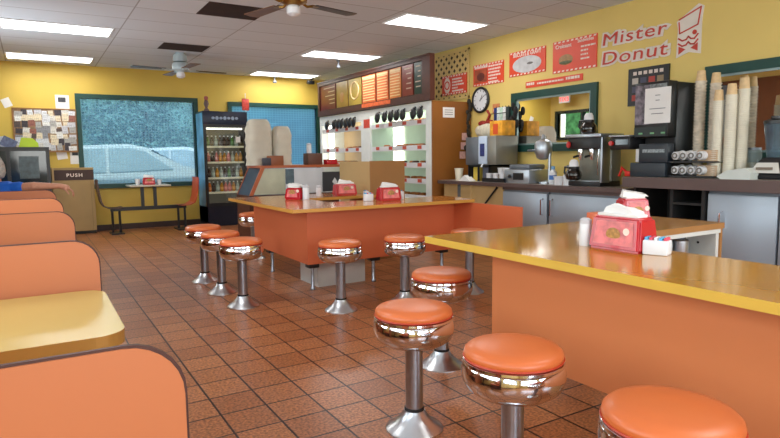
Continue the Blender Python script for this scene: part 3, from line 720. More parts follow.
# soda machine
S = (5.06, 3.34, .995)
t = thing('soda_machine', 'tall black hot drink machine with picture front and taped white notice', 'drink machine', S)
mb = MB(); mb.box(-.02, .31, -.062, .26, .0, .86, .012); mb.build('housing', black, t)
MB().box(-.16, -.02, -.065, .28, .36, .865, .012).build('front_housing', black, t)
MB().box(-.165, -.16, .12, .27, .48, .84).build('picture_panel', mat('picture_print', srgb(110, 100, 110), .4, var=.9, scale=18), t, False)
MB().box(-.165, -.16, -.05, .12, .70, .84).build('grid_panel', mat('grid_print', srgb(120, 125, 125), .4, var=.6, scale=40), t, False)
bb = MB().box(-.168, -.160, -.055, .27, .37, .455).build('button_bar', mat('dark_green_panel', srgb(22, 34, 30), .4), t, False)
for y in (.2, .08, -.03): MB().box(-.172, -.168, y-.02, y+.02, .39, .405).build('button', mat('green_led', srgb(110, 170, 120), .4), bb, False)
MB().box(-.025, -.015, -.05, .24, .0, .36).build('recess', blackmatt, t, False)
t2 = thing('notice', 'white paper notice taped to the front of black drink machine', 'notice', (4.894, 3.375, 1.48))
MB().box(-.002, 0, -.13, .13, 0, .32).build('sheet', paper, t2, False)
for k, w_ in enumerate((.05, .04, .16, .12)): MB().box(-.0035, -.002, -w_/2, w_/2, .25-.045*k-(.03 if k > 1 else 0), .256-.045*k-(.03 if k > 1 else 0)).build('printed_line', mat('ink', srgb(90, 90, 96), .7), t2, False)
# boxes beside
t = thing('card_reader', 'black box with pale print standing under the drink machine front', 'box', (4.84, 3.33, .995))
MB().box(-.05, .05, -.14, .15, .13, .30, .008).build('body', mat('slate_plastic', srgb(38, 46, 54), .4), t); MB().box(-.052, -.05, -.11, .11, .22, .25).build('label', mat('pale_print', srgb(140, 150, 155), .5, var=.5, scale=60), t, False)
MB().box(-.05, .05, -.12, .24, .0, .13, .01).build('base', mat('slate_plastic', srgb(38, 46, 54), .4), t)
o = MB().box(4.86, 4.96, 3.485, 3.565, 1.128, 1.25, .008).build('white_switch_box', white, None); tag(o, 'small white box left of the slate box with print', 'box')
# foam cup trays: two cartons with cups lying in
for k, z in enumerate((1.0, 1.125)):
    t = thing('cup_carton', ('lower' if k == 0 else 'upper') + ' carton of printed cups lying on the higher counter', 'carton', (4.86, 2.98, z))
    MB().box(-.06, .09, -.20, .20, 0, .012).build('tray', black, t, False)
    MB().box(-.0, .09, -.19, -.02, .012, .105, .006).build('carton', mat('printed_carton', srgb(190, 160, 130), .6, var=.25, scale=25), t)
    for j in range(4):
        y = .15-.075*j
        cpp = MB().lathe([(.0, -.004), (.034, 0), (.043, .10), (.046, .102), (.042, .104), (0, .09)], -.05, y, 16, .06, 'x')
        o = cpp.build('paper_cup', white, None, True, (4.86, 2.98, z)); tag(o, 'white cup lying in the ' + ('lower' if k == 0 else 'upper') + ' carton, opening outwards', 'cup', 'cups lying in the ' + ('lower' if k == 0 else 'upper') + ' carton')
        q = MB().torus((0, 0, 0), .02, .006, 12, 6).xf(Matrix.Translation((-.06, y, .06)) @ Matrix.Rotation(PI/2, 4, 'Y')).build('rim', mat('cup_ink', srgb(120, 116, 110), .6), None); q.parent = o
# tall cup stacks
def cupstack(x, y, z0, n, r, step, m, sleeve, label):
    t = thing('cup_stack', label, 'cup stack', (x, y, z0), group='tall stacks of paper cups')
    prof = [(r*.75, 0)]
    for k in range(n):
        z = k*step; prof += [(r*.86, z+step*.1), (r*.95, z+step*.6), (r*1.06, z+step*.68), (r*1.06, z+step*.88), (r*.86, z+step*.98)]
    MB().lathe(prof, 0, 0, 22).build('stacked_rims', m, t)
    zt = n*step; prof = None
    MB().lathe([(r*.9, zt-.01), (r*.70, zt+.085), (r*.66, zt+.088), (0, zt+.082)], 0, 0, 22).build('top_cup', sleeve, t)
    return t
cuplid = mat('cup_tan', srgb(214, 184, 140), .6, var=.12, scale=30); cupw = mat('cup_white', srgb(222, 216, 200), .6, var=.03)
cupst = mat('cup_striped', srgb(212, 200, 182), .6, var=.22, scale=18)
cupstack(5.05, 3.07, .995, 31, .047, .027, cupst, cuplid, 'leftmost tall stack of printed paper cups with tan top')
cupstack(5.10, 2.965, .995, 30, .047, .027, cupst, cuplid, 'second stack of printed paper cups from the left')
cupstack(4.90, 2.82, .995, 40, .044, .016, cupw, cuplid, 'shortest white cup stack, third from left')
cupstack(4.92, 2.725, .995, 47, .046, .0145, cupw, cuplid, 'white cup stack second from the right, just above its left neighbour')
cupstack(4.99, 2.665, .995, 49, .046, .0148, cupw, cuplid, 'tallest white cup stack, rightmost of all')
# lid, pitcher, blender
o = MB().prism([(-.13, 0), (.1, 0), (.13, .02), (.05, .07), (-.1, .09), (-.14, .05)], 'x', -.06, .06).build('white_cloth', mat('pale_cloth', srgb(205, 210, 205), .7), None, False, (4.82, 2.60, .995)); tag(o, 'pale folded cloth lying before the tallest cup stacks', 'cloth')
t = thing('glass_jar', 'clear glass jar between cup stacks and blender', 'jar', (5.1, 2.62, .995))
jar_m = mat('jar_glass', srgb(150, 165, 165), .1, var=.2, alpha=.45)
MB().lathe([(.05, 0), (.06, .01), (.06, .20), (.05, .23)], 0, 0, 20).build('jar', jar_m, t); MB().lathe([(.052, .23), (.052, .25), (0, .252)], 0, 0, 20).build('lid', steel_dk, t)
t = thing('blender', 'black countertop blender with smoky clear jar at right edge', 'blender', (4.98, 2.40, .995))
mb = MB(); mb.hexa([(-.12, -.12, 0), (.12, -.12, 0), (.12, .12, 0), (-.12, .12, 0)], [(-.06, -.08, .17), (.08, -.08, .17), (.08, .08, .17), (-.06, .08, .17)])
bmesh.ops.bevel(mb.bm, geom=list(mb.bm.edges), offset=.015, segments=3, affect='EDGES'); mb.build('motor_base', black, t)
mb = MB(); mb.hexa([(-.135, -.1, .05), (-.125, -.1, .05), (-.125, .12, .05), (-.135, .12, .05)], [(-.10, -.07, .13), (-.09, -.07, .13), (-.09, .08, .13), (-.10, .08, .13)]); mb.build('badge_plate', mat('badge_white', srgb(215, 212, 205), .4), t, False)
MB().box(-.138, -.13, -.05, .07, .075, .095).build('badge_print', mat('badge_ink', srgb(120, 105, 90), .5, var=.5, scale=80), t, False)
MB().lathe([(.055, .17), (.06, .19), (.085, .42), (.088, .43)], 0, 0, 24).build('jar', mat('smoky_jar', srgb(80, 105, 120), .08, var=.3, scale=8, alpha=.6), t)
MB().lathe([(.09, .43), (.09, .455), (.04, .47), (.04, .49), (0, .492)], 0, 0, 24).build('jar_lid', black, t)

# ------------------------------------------------------------------ mirrors
mirror_m = mat('mirror_glass', (.86, .86, .84), .015, 1, var=.0)
def mirror(y0, y1, z0, z1, label, n=1):
    t = wallthing('wall_mirror', label, 'mirror', y1, z0); w = y1-y0; h_ = z1-z0; f = .085
    mb = MB(); mb.box(0, w, h_-f, h_, 0, .035).box(0, w, 0, f, 0, .035).box(0, f, f, h_-f, 0, .035).box(w-f, w, f, h_-f, 0, .035)
    mb.build('frame', green_f, t, False)
    g = .02
    mb = MB(); mb.box(f, w-f, h_-f-g, h_-f, 0, .022).box(f, w-f, f, f+g, 0, .022).box(f, f+g, f, h_-f, 0, .022).box(w-f-g, w-f, f, h_-f, 0, .022)
    mb.build('inner_trim', mat('silver_trim', srgb(150, 170, 170), .3, .5), t, False)
    MB().box(f, w-f, f, h_-f, .002, .008).build('glass', mirror_m, t, False)
mirror(4.45, 5.81, 1.25, 2.0, 'large green-framed mirror on yellow wall behind the coffee equipment')
mirror(1.6, 3.23, 1.12, 1.995, 'green-framed mirror at right edge behind the cup stacks')
# ------------------------------------------------------------------ exit sign, reflected
t = thing('exit_sign', 'red-lettered exit sign by the ceiling on left wall, seen in the mirror', 'exit sign', (LX+.25, 10.5, 2.50))
MB().box(-.02, .02, -.17, .17, 0, .18, .01).build('housing', white, t)
n = text('EXIT', .15, 'lettering', mat('exit_red', srgb(230, 40, 40), .5, emit=(1, .08, .05), es=1.5), t, (0, 0, 0), align='CENTER')
n.rotation_euler = (PI/2, 0, PI/2); n.location = (.024, 0, .04)
MB().tube([(0, 0, .18), (0, 0, .275)], .01).build('stem', white, t)

# ------------------------------------------------------------------ wall signs
def sign(y0, y1, z0, z1, label, deco):
    w = y1-y0; h_ = z1-z0
    t = wallthing('menu_sign', label, 'sign', y1, z0)
    MB().box(0, w, 0, h_, 0, .012).build('panel', signred, t, False)
    bd = MB(); n = int(w/.06)
    bd.prism([(.004, .004), (w-.004, .004), (w-.004, h_-.004), (.004, h_-.004)], 'z', .004, .0119)
    for k in range(n):
        x = (k+.25)*w/n
        for (za, zb) in ((.006, .024), (h_-.024, h_-.006)): bd.prism([(x, za), (x+w/n*.5, za), (x+w/n*.62, zb), (x+w/n*.12, zb)], 'z', .012, .0135)
    bd.build('dashed_border', signwhite, t, False)
    deco(t, w, h_); return t
def lines(t, x, z, ws, h_=.018, dz=.04, m=None):
    mb = MB(); r_ = random.Random(len(ws)+int(x*100))
    for k, w_ in enumerate(ws):
        cx = x; 
        while cx < x+w_-.01:
            l = r_.uniform(.015, .05); mb.box(cx, min(cx+l, x+w_), z-k*dz, z-k*dz+h_, .012, .014); cx += l+.008
    return mb.build('small_print', m or signwhite, t, False)
def d1(t, w, h_):   # oval emblem left, text right
    e = MB().lathe([(.0, 0), (.10, 0), (.10, .003), (0, .003)], 0, 0, 24).xf(Matrix.Translation((.13, h_/2, .012)) @ Matrix.Diagonal((.75, 1.15, 1, 1)))
    e.build('oval_emblem', signwhite, t, False)
    MB().torus((.13, h_/2, .016), .055, .009, 20, 6).build('emblem_ring', signred, t)
    lines(t, .25, h_-.075, (.22, .24, .27, .14, .26), .022, .042)
def d2(t, w, h_):
    MB().box(.03, .29, .045, h_-.07, .012, .0135).build('photo', mat('food_photo', srgb(170, 80, 50), .5, var=.5, scale=9), t, False)
    MB().sphere((.16, .12, .013), .07, 1.2, .85, .05, 16, 8).build('photo_subject', mat('food_dark', srgb(110, 50, 40), .5, var=.3, scale=30), t)
    lines(t, .32, h_-.06, (.27, .24, .22, .25, .17, .2), .022, .042)
    lines(t, .03, h_-.055, (.27,), .03)
def d3(t, w, h_):
    MB().lathe([(.0, 0), (.10, 0), (.10, .003), (0, .003)], 0, 0, 32).xf(Matrix.Translation((w/2, h_*.42, .012)) @ Matrix.Diagonal((2.5, 1.02, 1, 1))).build('plate_picture', mat('plate_print', srgb(196, 196, 198), .5, var=.14, scale=14), t, False)
    MB().sphere((w/2+.06, h_*.44, .016), .03, 1.8, .5, .05, 12, 6).build('food_picture', mat('food_grey', srgb(110, 106, 104), .5), t)
    text('BISCUITS & GRAVY', .066, 'lettering', signwhite, t, (w/2, h_-.068, .0125), align='CENTER', sx=.88, offset=.0012)
def d4(t, w, h_):
    text('Croissant', .062, 'lettering', signwhite, t, (.04, h_-.085, .0125), offset=.001)
    text('Sandwiches', .055, 'lettering', signwhite, t, (.37, h_-.06, .0125), sx=.9, offset=.001)
    MB().sphere((.20, .14, .013), .085, 1.25, .72, .05, 18, 8).build('sandwich_picture', mat('bun_print', srgb(166, 124, 74), .5, var=.3, scale=25), t)
    MB().sphere((.20, .11, .016), .07, 1.4, .28, .05, 18, 8).build('filling_picture', mat('filling_print', srgb(86, 92, 56), .5, var=.4, scale=30), t)
    lines(t, .42, h_-.12, (.2, .1, .1, .12), .018, .045)
sg = sign(6.73, 7.31, 2.11, 2.39, 'red menu sign with white oval emblem, mounted on the lattice', d1)
sg.matrix_world = Matrix.Translation((-.022, 0, 0)) @ sg.matrix_world.copy()
sign(5.98, 6.60, 2.17, 2.46, 'red menu sign with dark photo at left and text lines, above the clock', d2)
sign(5.24, 5.87, 2.215, 2.52, 'red menu sign with large white oval plate picture', d3)
sign(4.48, 5.12, 2.165, 2.53, 'red menu sign with a sandwich picture, next to the shop name', d4)
t = wallthing('strip_sign', 'narrow red strip sign just above the mirror', 'sign', 5.57, 2.045)
MB().box(0, .9, 0, .075, 0, .01).build('panel', signred, t, False)
lines(t, .02, .03, (.13,), .03); lines(t, .2, .028, (.42,), .02); lines(t, .66, .03, (.2,), .03)
# shop name
t = wallthing('shop_name_sign', 'red Mister Donut lettering with white outline on yellow wall', 'sign', 4.42, 2.16)
so = mat('sign_outline', srgb(225, 215, 205), .5); sl_ = mat('sign_letter_red', srgb(196, 62, 46), .5)
for s_t, z, wd, sz in (('Mister', .215, .76, .178), ('Donut', .012, .77, .188)):
    bx = text(s_t, sz, 'lettering', sl_, t, (0, z, .014), ext=.002, offset=-.004, bevel=.004, shear=.08, space=1.08)
    xs = [v.co.x for v in bx.data.vertices]; k_ = wd/(max(xs)-min(xs)); bx.scale = (k_, 1, .6)
    ol = text(s_t, sz, 'outline', so, t, (0, z, .005), ext=.0, bevel=.019, shear=.08, space=1.08); ol.scale = (k_, 1, .2)
# emblem
t = wallthing('emblem_sign', 'white chef-hat and bow-tie emblem beside the shop name', 'sign', 3.53, 2.13)
mb = MB()
mb.prism([(-.01, -.01), (.115, .03), (.235, .0), (.235, .30), (.25, .43), (.20, .46), (.03, .36), (-.015, .33), (.0, .26)], 'z', 0, .008); mb.build('backing', so, t, False)
mb = MB()
def stroke(p, w=.012):
    for a, b2 in zip(p, p[1:]):
        a = Vector((a[0], a[1])); b2 = Vector((b2[0], b2[1])); d = (b2-a).normalized(); n_ = Vector((-d.y, d.x))*w/2; d = d*w*.3
        q = [a-d+n_, a-d-n_, b2+d-n_, b2+d+n_]; mb.prism([(v.x, v.y) for v in q], 'z', .008, .012)
stroke([(.01, .345), (.225, .425)]); stroke([(.225, .425), (.20, .27)]); stroke([(.20, .27), (.02, .215)]); stroke([(.02, .215), (.01, .32)])
for z in (.155, .105): stroke([(.01, z+.015), (.05, z-.012), (.09, z-.005), (.11, z+.02), (.135, z-.003), (.17, z-.008), (.205, z+.03)], .014)
mb.prism([(.015, .02), (.085, .06), (.015, .095)], 'z', .008, .012); mb.prism([(.205, .03), (.135, .065), (.205, .105)], 'z', .008, .012)
mb.lathe([(.022, .008), (.022, .012)], .17, .205, 16)
mb.build('red_drawing', sl_, t, False)
# lattice
t = wallthing('lattice_panel', 'cream wooden lattice panel with diamond holes near ceiling', 'lattice', 7.55, 2.03)
cr = mat('cream_lattice', srgb(222, 190, 120), .6)
MB().box(0, .86, 0, .70, 0, .006).build('backing', mat('lattice_shadow', srgb(70, 50, 26), .8), t, False)
mb = MB(); w, h_ = .86, .70
for k in range(-9, 12):
    for s in (-1, 1):
        pts = []
        x0 = k*.13
        # diagonal strip clipped
        def clip(poly):
            for ax, lim, sg in ((0, .03, 1), (0, w-.03, -1), (1, .03, 1), (1, h_-.03, -1)):
                out = []
                for i in range(len(poly)):
                    a, b2 = poly[i], poly[(i+1) % len(poly)]
                    ia = (a[ax]-lim)*sg >= 0; ib = (b2[ax]-lim)*sg >= 0
                    if ia: out.append(a)
                    if ia != ib:
                        f = (lim-a[ax])/(b2[ax]-a[ax]); out.append((a[0]+f*(b2[0]-a[0]), a[1]+f*(b2[1]-a[1])))
                poly = out
                if not poly: return []
            return poly
        ww = .066
        if s == 1: P_ = [(x0, 0), (x0+ww, 0), (x0+ww+h_, h_), (x0+h_, h_)]
        else: P_ = [(x0+h_-0, 0), (x0+ww+h_, 0), (x0+ww, h_), (x0, h_)]
        P_ = clip(P_)
        if len(P_) > 2: mb.prism(P_, 'z', .006+(.003 if s > 0 else 0), .009+(.003 if s > 0 else 0))
mb.build('lattice', cr, t, False)
mb = MB(); mb.box(0, w, 0, .03, 0, .02).box(0, w, h_-.03, h_, 0, .02).box(0, .03, 0, h_, 0, .02).box(w-.03, w, 0, h_, 0, .02); mb.build('frame', cr, t, False)
# clock
t = wallthing('wall_clock', 'round white wall clock with black rim', 'clock', 6.435, 1.975)
MB().lathe([(.165, 0), (.18, .01), (.18, .03), (.165, .04), (.15, .035), (.15, 0)], 0, 0, 40).build('rim', black, t)
MB().lathe([(0, .012), (.152, .012), (.152, .018), (0, .018)], 0, 0, 40).build('dial', white, t)
mb = MB()
for k in range(12):
    a = k*PI/6; mb.box(-.004, .004, .115, .135, .018, .021).bm.verts.ensure_lookup_table()
    vs = mb.bm.verts[-8:]; bmesh.ops.rotate(mb.bm, verts=vs, cent=(0, 0, 0), matrix=Matrix.Rotation(-a, 3, 'Z'))
mb.build('hour_marks', black, t, False)
MB().box(-.004, .004, -.02, .08, .021, .023).xf(Matrix.Rotation(-.5, 4, 'Z')).build('hour_hand', black, t, False)
MB().box(-.003, .003, -.02, .12, .023, .025).xf(Matrix.Rotation(-1.0, 4, 'Z')).build('minute_hand', black, t, False)
# framed poster near soda
t = wallthing('framed_poster', 'black framed poster of small pictures half hidden by drink machine', 'poster', 4.06, 1.70)
mb = MB(); mb.box(0, .46, 0, .38, 0, .02); mb.build('frame', black, t, False)
mb = MB(); 
for k in range(6): mb.box(.06+.06*k, .10+.06*k, .31, .345, .02, .022)
mb.build('title_blocks', mat('title_cream', srgb(215, 200, 190), .5), t, False)
r_ = random.Random(3)
for i in range(3):
    for j in range(4): MB().box(.05+.095*j, .12+.095*j, .05+.085*i, .11+.085*i, .02, .022).build('small_picture', mat('pic_%d' % ((i*4+j) % 5), [srgb(170, 60, 50), srgb(140, 120, 90), srgb(90, 60, 60), srgb(190, 180, 170), srgb(70, 70, 90)][(i*4+j) % 5], .5), t, False)
# decorations beside clock
t = wallthing('bow_ornament', 'red ribbon ornament hanging below the clock', 'ornament', 6.30, 1.60)
rb = mat('ribbon_red', srgb(150, 40, 30), .6, var=.2, scale=30)
MB().sphere((-.08, .05, .03), .07, 1.2, .6, .4, 12, 8).build('left_loop', rb, t); MB().sphere((.08, .05, .03), .07, 1.2, .6, .4, 12, 8).build('right_loop', rb, t)
MB().tube([(0, .05, .03), (.06, .16, .02), (0, .22, .01)], .018).build('hanger', rb, t); MB().tube([(0, .05, .03), (.1, -.06, .02)], .02).build('tail', rb, t)
mb = MB(); mb.sphere((0, 0, .05), .11, 2.1, .85, .5, 16, 10)
for v in mb.bm.verts: v.co += Vector((random.uniform(-1, 1), random.uniform(-1, 1), 0))*.012
o = mb.build('paper_bag', mat('crinkled_bag', srgb(212, 202, 180), .8, var=.15, scale=20, bump=.5), None)
o.matrix_world = Matrix(((0, 0, -1, RX-.08), (-1, 0, 0, 6.18), (0, 1, 0, 1.54), (0, 0, 0, 1))); tag(o, 'crinkled cream bag lying on top of the drink dispenser', 'bag')
t = wallthing('wall_rack', 'black wire wall rack holding packets left of the mirror', 'rack', 6.12, 1.66)
mb = MB()
for k in range(6): mb.tube([(.0+.06*k, 0, .005), (.0+.06*k, .2, .005)], .005, 6)
mb.tube([(0, 0, .1), (.3, 0, .1)], .006, 6).tube([(0, .1, .1), (.3, .1, .1)], .006, 6).tube([(0, 0, .0), (0, 0, .1)], .006, 6).tube([(.3, 0, .0), (.3, 0, .1)], .006, 6)
mb.build('wires', black, t)
for k, c_ in enumerate((srgb(30, 50, 110), srgb(215, 225, 220), srgb(190, 215, 200), srgb(225, 225, 225), srgb(50, 60, 60))):
    o = MB().box(0, .055, 0, .17, .02, .06, .004).build('packet', mat('rack_packet_%d' % k, c_, .5, var=.2, scale=40), None)
    o.matrix_world = t.matrix_world @ Matrix.Translation((.01+.058*k, .01, 0)); tag(o, ['navy', 'pale mint', 'light green', 'white', 'dark grey'][k] + ' packet in the black wall rack', 'packet')
o = MB().box(-.11, .11, -.12, .12, 0, .19, .008).build('snack_carton', mat('yellow_orange_carton', srgb(230, 160, 40), .6, var=.3, scale=14), None, True, (5.18, 5.76, 1.457)); tag(o, 'yellow and orange snack carton on top of the drink dispenser', 'carton')
MB().box(-.004, 0, -.04, .05, .02, .15).build('red_panel', mat('carton_red', srgb(215, 80, 30), .5), o, False, (-.11, 0, 0))
t = wallthing('wall_notice', 'small orange and white notice beside the black rack', 'notice', 6.2, 1.78); MB().box(0, .14, 0, .12, 0, .004).build('sheet', mat('orange_notice', srgb(205, 130, 80), .6, var=.2, scale=25), t, False)
MB().box(.02, .12, .02, .05, .004, .006).build('print', signwhite, t, False)
for k in range(7):
    o = MB().sphere((0, 0, 0), .045, .8, .55, 1.25, 10, 8).build('black_ornament', blackmatt, None, True, (RX-.05-.02*(k % 2), 5.75-.035*(k % 3), 1.50+.055*k)); tag(o, 'black round ornament hanging in a cluster over the mirror\'s left edge', 'ornament', 'black ornaments clustered at the mirror edge')
# dark cord ornament right of brown panel
t = backthing('hanging_garland', 'dark leafy garland hanging down right edge of the brown panel', 'garland', 5.32, 1.24, 6.655)
mb = MB(); r_ = random.Random(5)
pts = [(.02*math.sin(k*.9), .73-k*.05, .03) for k in range(15)]
mb.tube(pts, .012)
for p in pts: mb.sphere((p[0]+r_.uniform(-.03, .03), p[1], .035), r_.uniform(.02, .04), 1, 1.2, .5, 8, 6)
mb.build('leaves', mat('dark_leaf', srgb(40, 34, 26), .6, var=.4, scale=20), t)
for k in range(3):
    t = backthing('wall_card', 'small pink and white card pinned beside the garland', 'card', 5.19+.02*k, 1.17+.13*k, 6.655, group='cards pinned beside the garland')
    MB().box(0, .1, 0, .1, 0, .004).build('card', mat('pink_card', srgb(215, 170, 165), .6, var=.2, scale=30), t, False)

# ------------------------------------------------------------------ donut display case + menu board
DX = 4.73
dc = thing('donut_case', 'white framed lit donut display case with mirrored back and brown end panel', 'display case', (DX, 8.5, 0)); dl = (DX, 8.5, 0)
wf = mat('white_case_frame', srgb(225, 228, 225), .4)
mb = MB()
mb.box(DX, DX+.04, 6.69, 6.83, .0, 1.94).box(DX, DX+.04, 8.42, 8.72, 0, 1.94).box(DX, DX+.04, 10.27, 10.35, 0, 1.94)
mb.box(DX, DX+.04, 6.83, 8.42, 1.86, 1.94).box(DX, DX+.04, 8.72, 10.27, 1.80, 1.94).box(DX, DX+.04, 6.83, 8.42, .0, .60).box(DX, DX+.04, 8.72, 10.27, 0, .60)
L(mb.build('frame', wf, dc, False), dl)
L(MB().box(DX, RX-.005, 6.66, 6.69, 0, 1.965).build('end_panel', brownpan, dc, False), dl)
L(MB().box(DX, RX-.005, 6.69, 10.35, 1.94, 1.965).build('top', wf, dc, False), dl)
L(MB().box(DX+.04, RX-.005, 10.33, 10.35, 0, 1.94).build('end_panel', wf, dc, False), dl)
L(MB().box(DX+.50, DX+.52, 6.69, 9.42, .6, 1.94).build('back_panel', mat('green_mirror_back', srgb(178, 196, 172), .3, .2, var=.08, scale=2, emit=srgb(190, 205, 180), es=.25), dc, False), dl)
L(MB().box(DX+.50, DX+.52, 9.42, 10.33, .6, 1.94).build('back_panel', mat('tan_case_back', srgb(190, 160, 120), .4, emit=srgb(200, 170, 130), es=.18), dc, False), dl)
shz = [.62, .86, 1.09, 1.34, 1.70]
for zz in shz:
    for (a, b2) in ((6.83, 8.42), (8.72, 10.27)):
        s_o = L(MB().box(DX+.05, DX+.48, a, b2, zz, zz+.012).build('shelf', mat('white_shelf', srgb(225, 232, 225), .3), dc, False), dl)
        MB().box(DX+.03, DX+.05, a, b2, zz-.045, zz+.03).build('price_rail', white, s_o, False)
        n = 4
        if zz > .7:
            for k in range(n):
                y = a+(k+.5)*(b2-a)/n
                MB().box(DX+.025, DX+.03, y-.05, y+.05, zz-.025, zz+.025).build('price_tag', mat('tag_red', srgb(196, 80, 60), .5, var=.3, scale=60), s_o, False)
strip_m = mat('window_reflection_glow', (1, 1, 1), .5, emit=(1, .97, .88), es=3.0)  # upright glowing strips added to imitate reflections of the windows
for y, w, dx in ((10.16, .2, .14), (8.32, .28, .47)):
    L(MB().box(DX+dx, DX+dx+.02, y-w/2, y+w/2, 1.05, 1.80).build('glow_panel', strip_m, dc, False), dl)
L(MB().box(DX+.08, DX+.16, 6.85, 10.1, 1.90, 1.93).build('glow_panel', mat('case_lamp_top', (1, 1, 1), .5, emit=(.95, 1, .92), es=7), dc, False), dl)
L(MB().box(DX+.02, DX+.026, 8.44, 8.70, .80, 1.88).build('notice_strip', mat('case_notices', srgb(195, 190, 200), .6, var=.25, scale=14), dc, False), dl)
L(MB().box(DX-.004, DX, 8.42, 8.62, 1.68, 1.82).build('notice', mat('red_notice', srgb(205, 70, 50), .5, var=.2, scale=30), dc, False), dl)
r_ = random.Random(9)
dring = MB().torus((0, 0, .022), .035, .021, 14, 8).build('donut', donutm, None); tag(dring, 'brown ring donut on a shelf of the lit case', 'donut', 'ring donuts in the case')
dchoc = MB().torus((0, 0, .022), .035, .021, 14, 8).build('donut', donutc, None); tag(dchoc, 'chocolate ring donut on a shelf of the lit case', 'donut', 'chocolate donuts in the case')
first = {0: True, 1: True}
for zz in shz:
    for (a, b2) in ((6.88, 8.35), (8.80, 10.1)):
        y = a+.03
        while y < b2:
            if r_.random() < .62:
                ch = 1 if r_.random() < .3 else 0; src = dchoc if ch else dring
                if first[ch]: o = src; first[ch] = False
                else: o = src.copy(); C.objects.link(o)
                o.location = (DX+.13+r_.uniform(0, .06), y, zz+.014)
            y += .125
# white sheet on brown panel
t = thing('notice', 'white printed notice on brown end panel of the case', 'notice', (5.0, 6.66, 1.74))
MB().box(-.10, .10, -.004, 0, 0, .14).build('sheet', paper, t, False)
for k in range(3): MB().box(-.07, .07, -.006, -.004, .10-.03*k, .107-.03*k).build('printed_line', mat('ink', srgb(90, 90, 96), .7), t, False)
# hanging black utensils
hu = None
ys = [6.93, 7.10, 7.38, 7.55, 7.72, 7.90, 8.12] + [8.93, 9.08, 9.22, 9.40, 9.53, 9.68, 9.98]
for k, y in enumerate(ys):
    lab = 'black rounded utensil hanging on white case top, ' + ('right bay' if k < 7 else 'left bay'); grp = 'black utensils over the ' + ('right' if k < 7 else 'left') + ' bay'
    if hu is None:
        hu = thing('hanging_utensil', lab, 'utensil', (DX-.035, y, 1.80), group=grp)
        MB().sphere((0, 0, .02), .075, .4, .95, 1.15, 12, 8).xf(Matrix.Rotation(.35, 4, 'X')).build('bowl', black, hu)
        MB().tube([(0, -.02, .05), (.02, -.04, .11)], .012, 8).build('hook', black, hu)
    else: dup(hu, (DX-.035, y, 1.80 if k < 7 else 1.775), None, lab, grp)
# menu board
mbd = thing('menu_board', 'long dark wood framed backlit menu board above donut case', 'menu board', (DX, 8.5, 1.98)); ml = (DX, 8.5, 1.98)
def bp(y, zb, zt): return None
y0, y1, zb, zt = 6.68, 10.35, 1.975, 2.60
mb = MB(); f = .07
mb.box(DX, DX+.05, y0, y1, zb, zt)
L(mb.build('box', darkwood, mbd, False), ml)
mb = MB(); mb.box(DX-.03, DX, y0, y1, zt-f, zt).box(DX-.03, DX, y0, y1, zb, zb+f+.03).box(DX-.03, DX, y0, y0+f+.13, zb+.1, zt-f).box(DX-.03, DX, y1-f, y1, zb+.1, zt-f)
mb.box(DX-.045, DX-.03, y0, y1, zt-.02, zt).box(DX-.045, DX-.03, y0, y1, zb, zb+.02)
L(mb.build('frame', darkwood, mbd, False), ml)
cols = [(10.28, 9.62, srgb(96, 24, 24), 'dark_red'), (9.60, 9.15, srgb(150, 120, 50), 'gold'), (9.13, 8.66, srgb(165, 140, 60), 'gold_b'), (8.64, 8.19, srgb(205, 100, 50), 'orange'),
        (8.17, 7.80, srgb(210, 104, 56), 'orange_b'), (7.78, 7.44, srgb(200, 120, 60), 'orange_c'), (7.42, 7.12, srgb(120, 48, 38), 'dull_red'), (7.10, 6.88, srgb(24, 50, 40), 'dark_green')]
L_ = L
for k, (a, b2, c_, nm) in enumerate(cols):
    za, zc = zb+.11, zt-f-.01
    p_ = L_(MB().box(DX-.012, DX-.002, b2+.012, a-.012, za, zc).build('menu_panel', mat('panel_'+nm, c_, .3, var=.25, scale=5, emit=c_, es=.14), mbd, False), ml)
    md_ = MB(); w_ = a-b2-.024
    if k in (3, 4, 5):
        for j in range(9):
            z = za+.03+j*.042
            if z < zc-.02: md_.box(DX-.014, DX-.012, b2+.03+(.02 if j % 2 else 0), a-.03, z, z+.014)
        md_.box(DX-.014, DX-.012, b2+.02, a-.02, zc-.05, zc-.015)
        md_.build('menu_print', mat('menu_cream', srgb(235, 205, 150), .5, emit=srgb(235, 205, 150), es=.15), p_, False)
    elif k == 2:
        md_.torus((0, 0, 0), .14, .014, 26, 6).xf(Matrix.Translation((DX-.014, (a+b2)/2, (za+zc)/2+.02)) @ Matrix.Rotation(PI/2, 4, 'Y'))
        md_.build('ring_picture', mat('menu_cream', srgb(235, 205, 150), .5), p_)
    elif k == 1:
        md_.sphere((DX-.012, (a+b2)/2, (za+zc)/2-.05), .09, .05, 1, 1, 12, 8); md_.build('donut_picture', mat('donut_print', srgb(190, 140, 70), .5), p_)
    else:
        for j in range(5): md_.box(DX-.014, DX-.012, b2+.05, b2+.05+w_*random.uniform(.3, .7), zc-.06-j*.07, zc-.045-j*.07)
        md_.build('menu_print', mat('menu_pale', srgb(200, 180, 160), .5), p_, False)
L_(MB().box(DX-.036, DX-.03, 7.72, 8.62, zb+.035, zb+.095).build('orange_strip', mat('strip_orange', srgb(220, 100, 50), .5, var=.2, scale=20), mbd, False), ml)

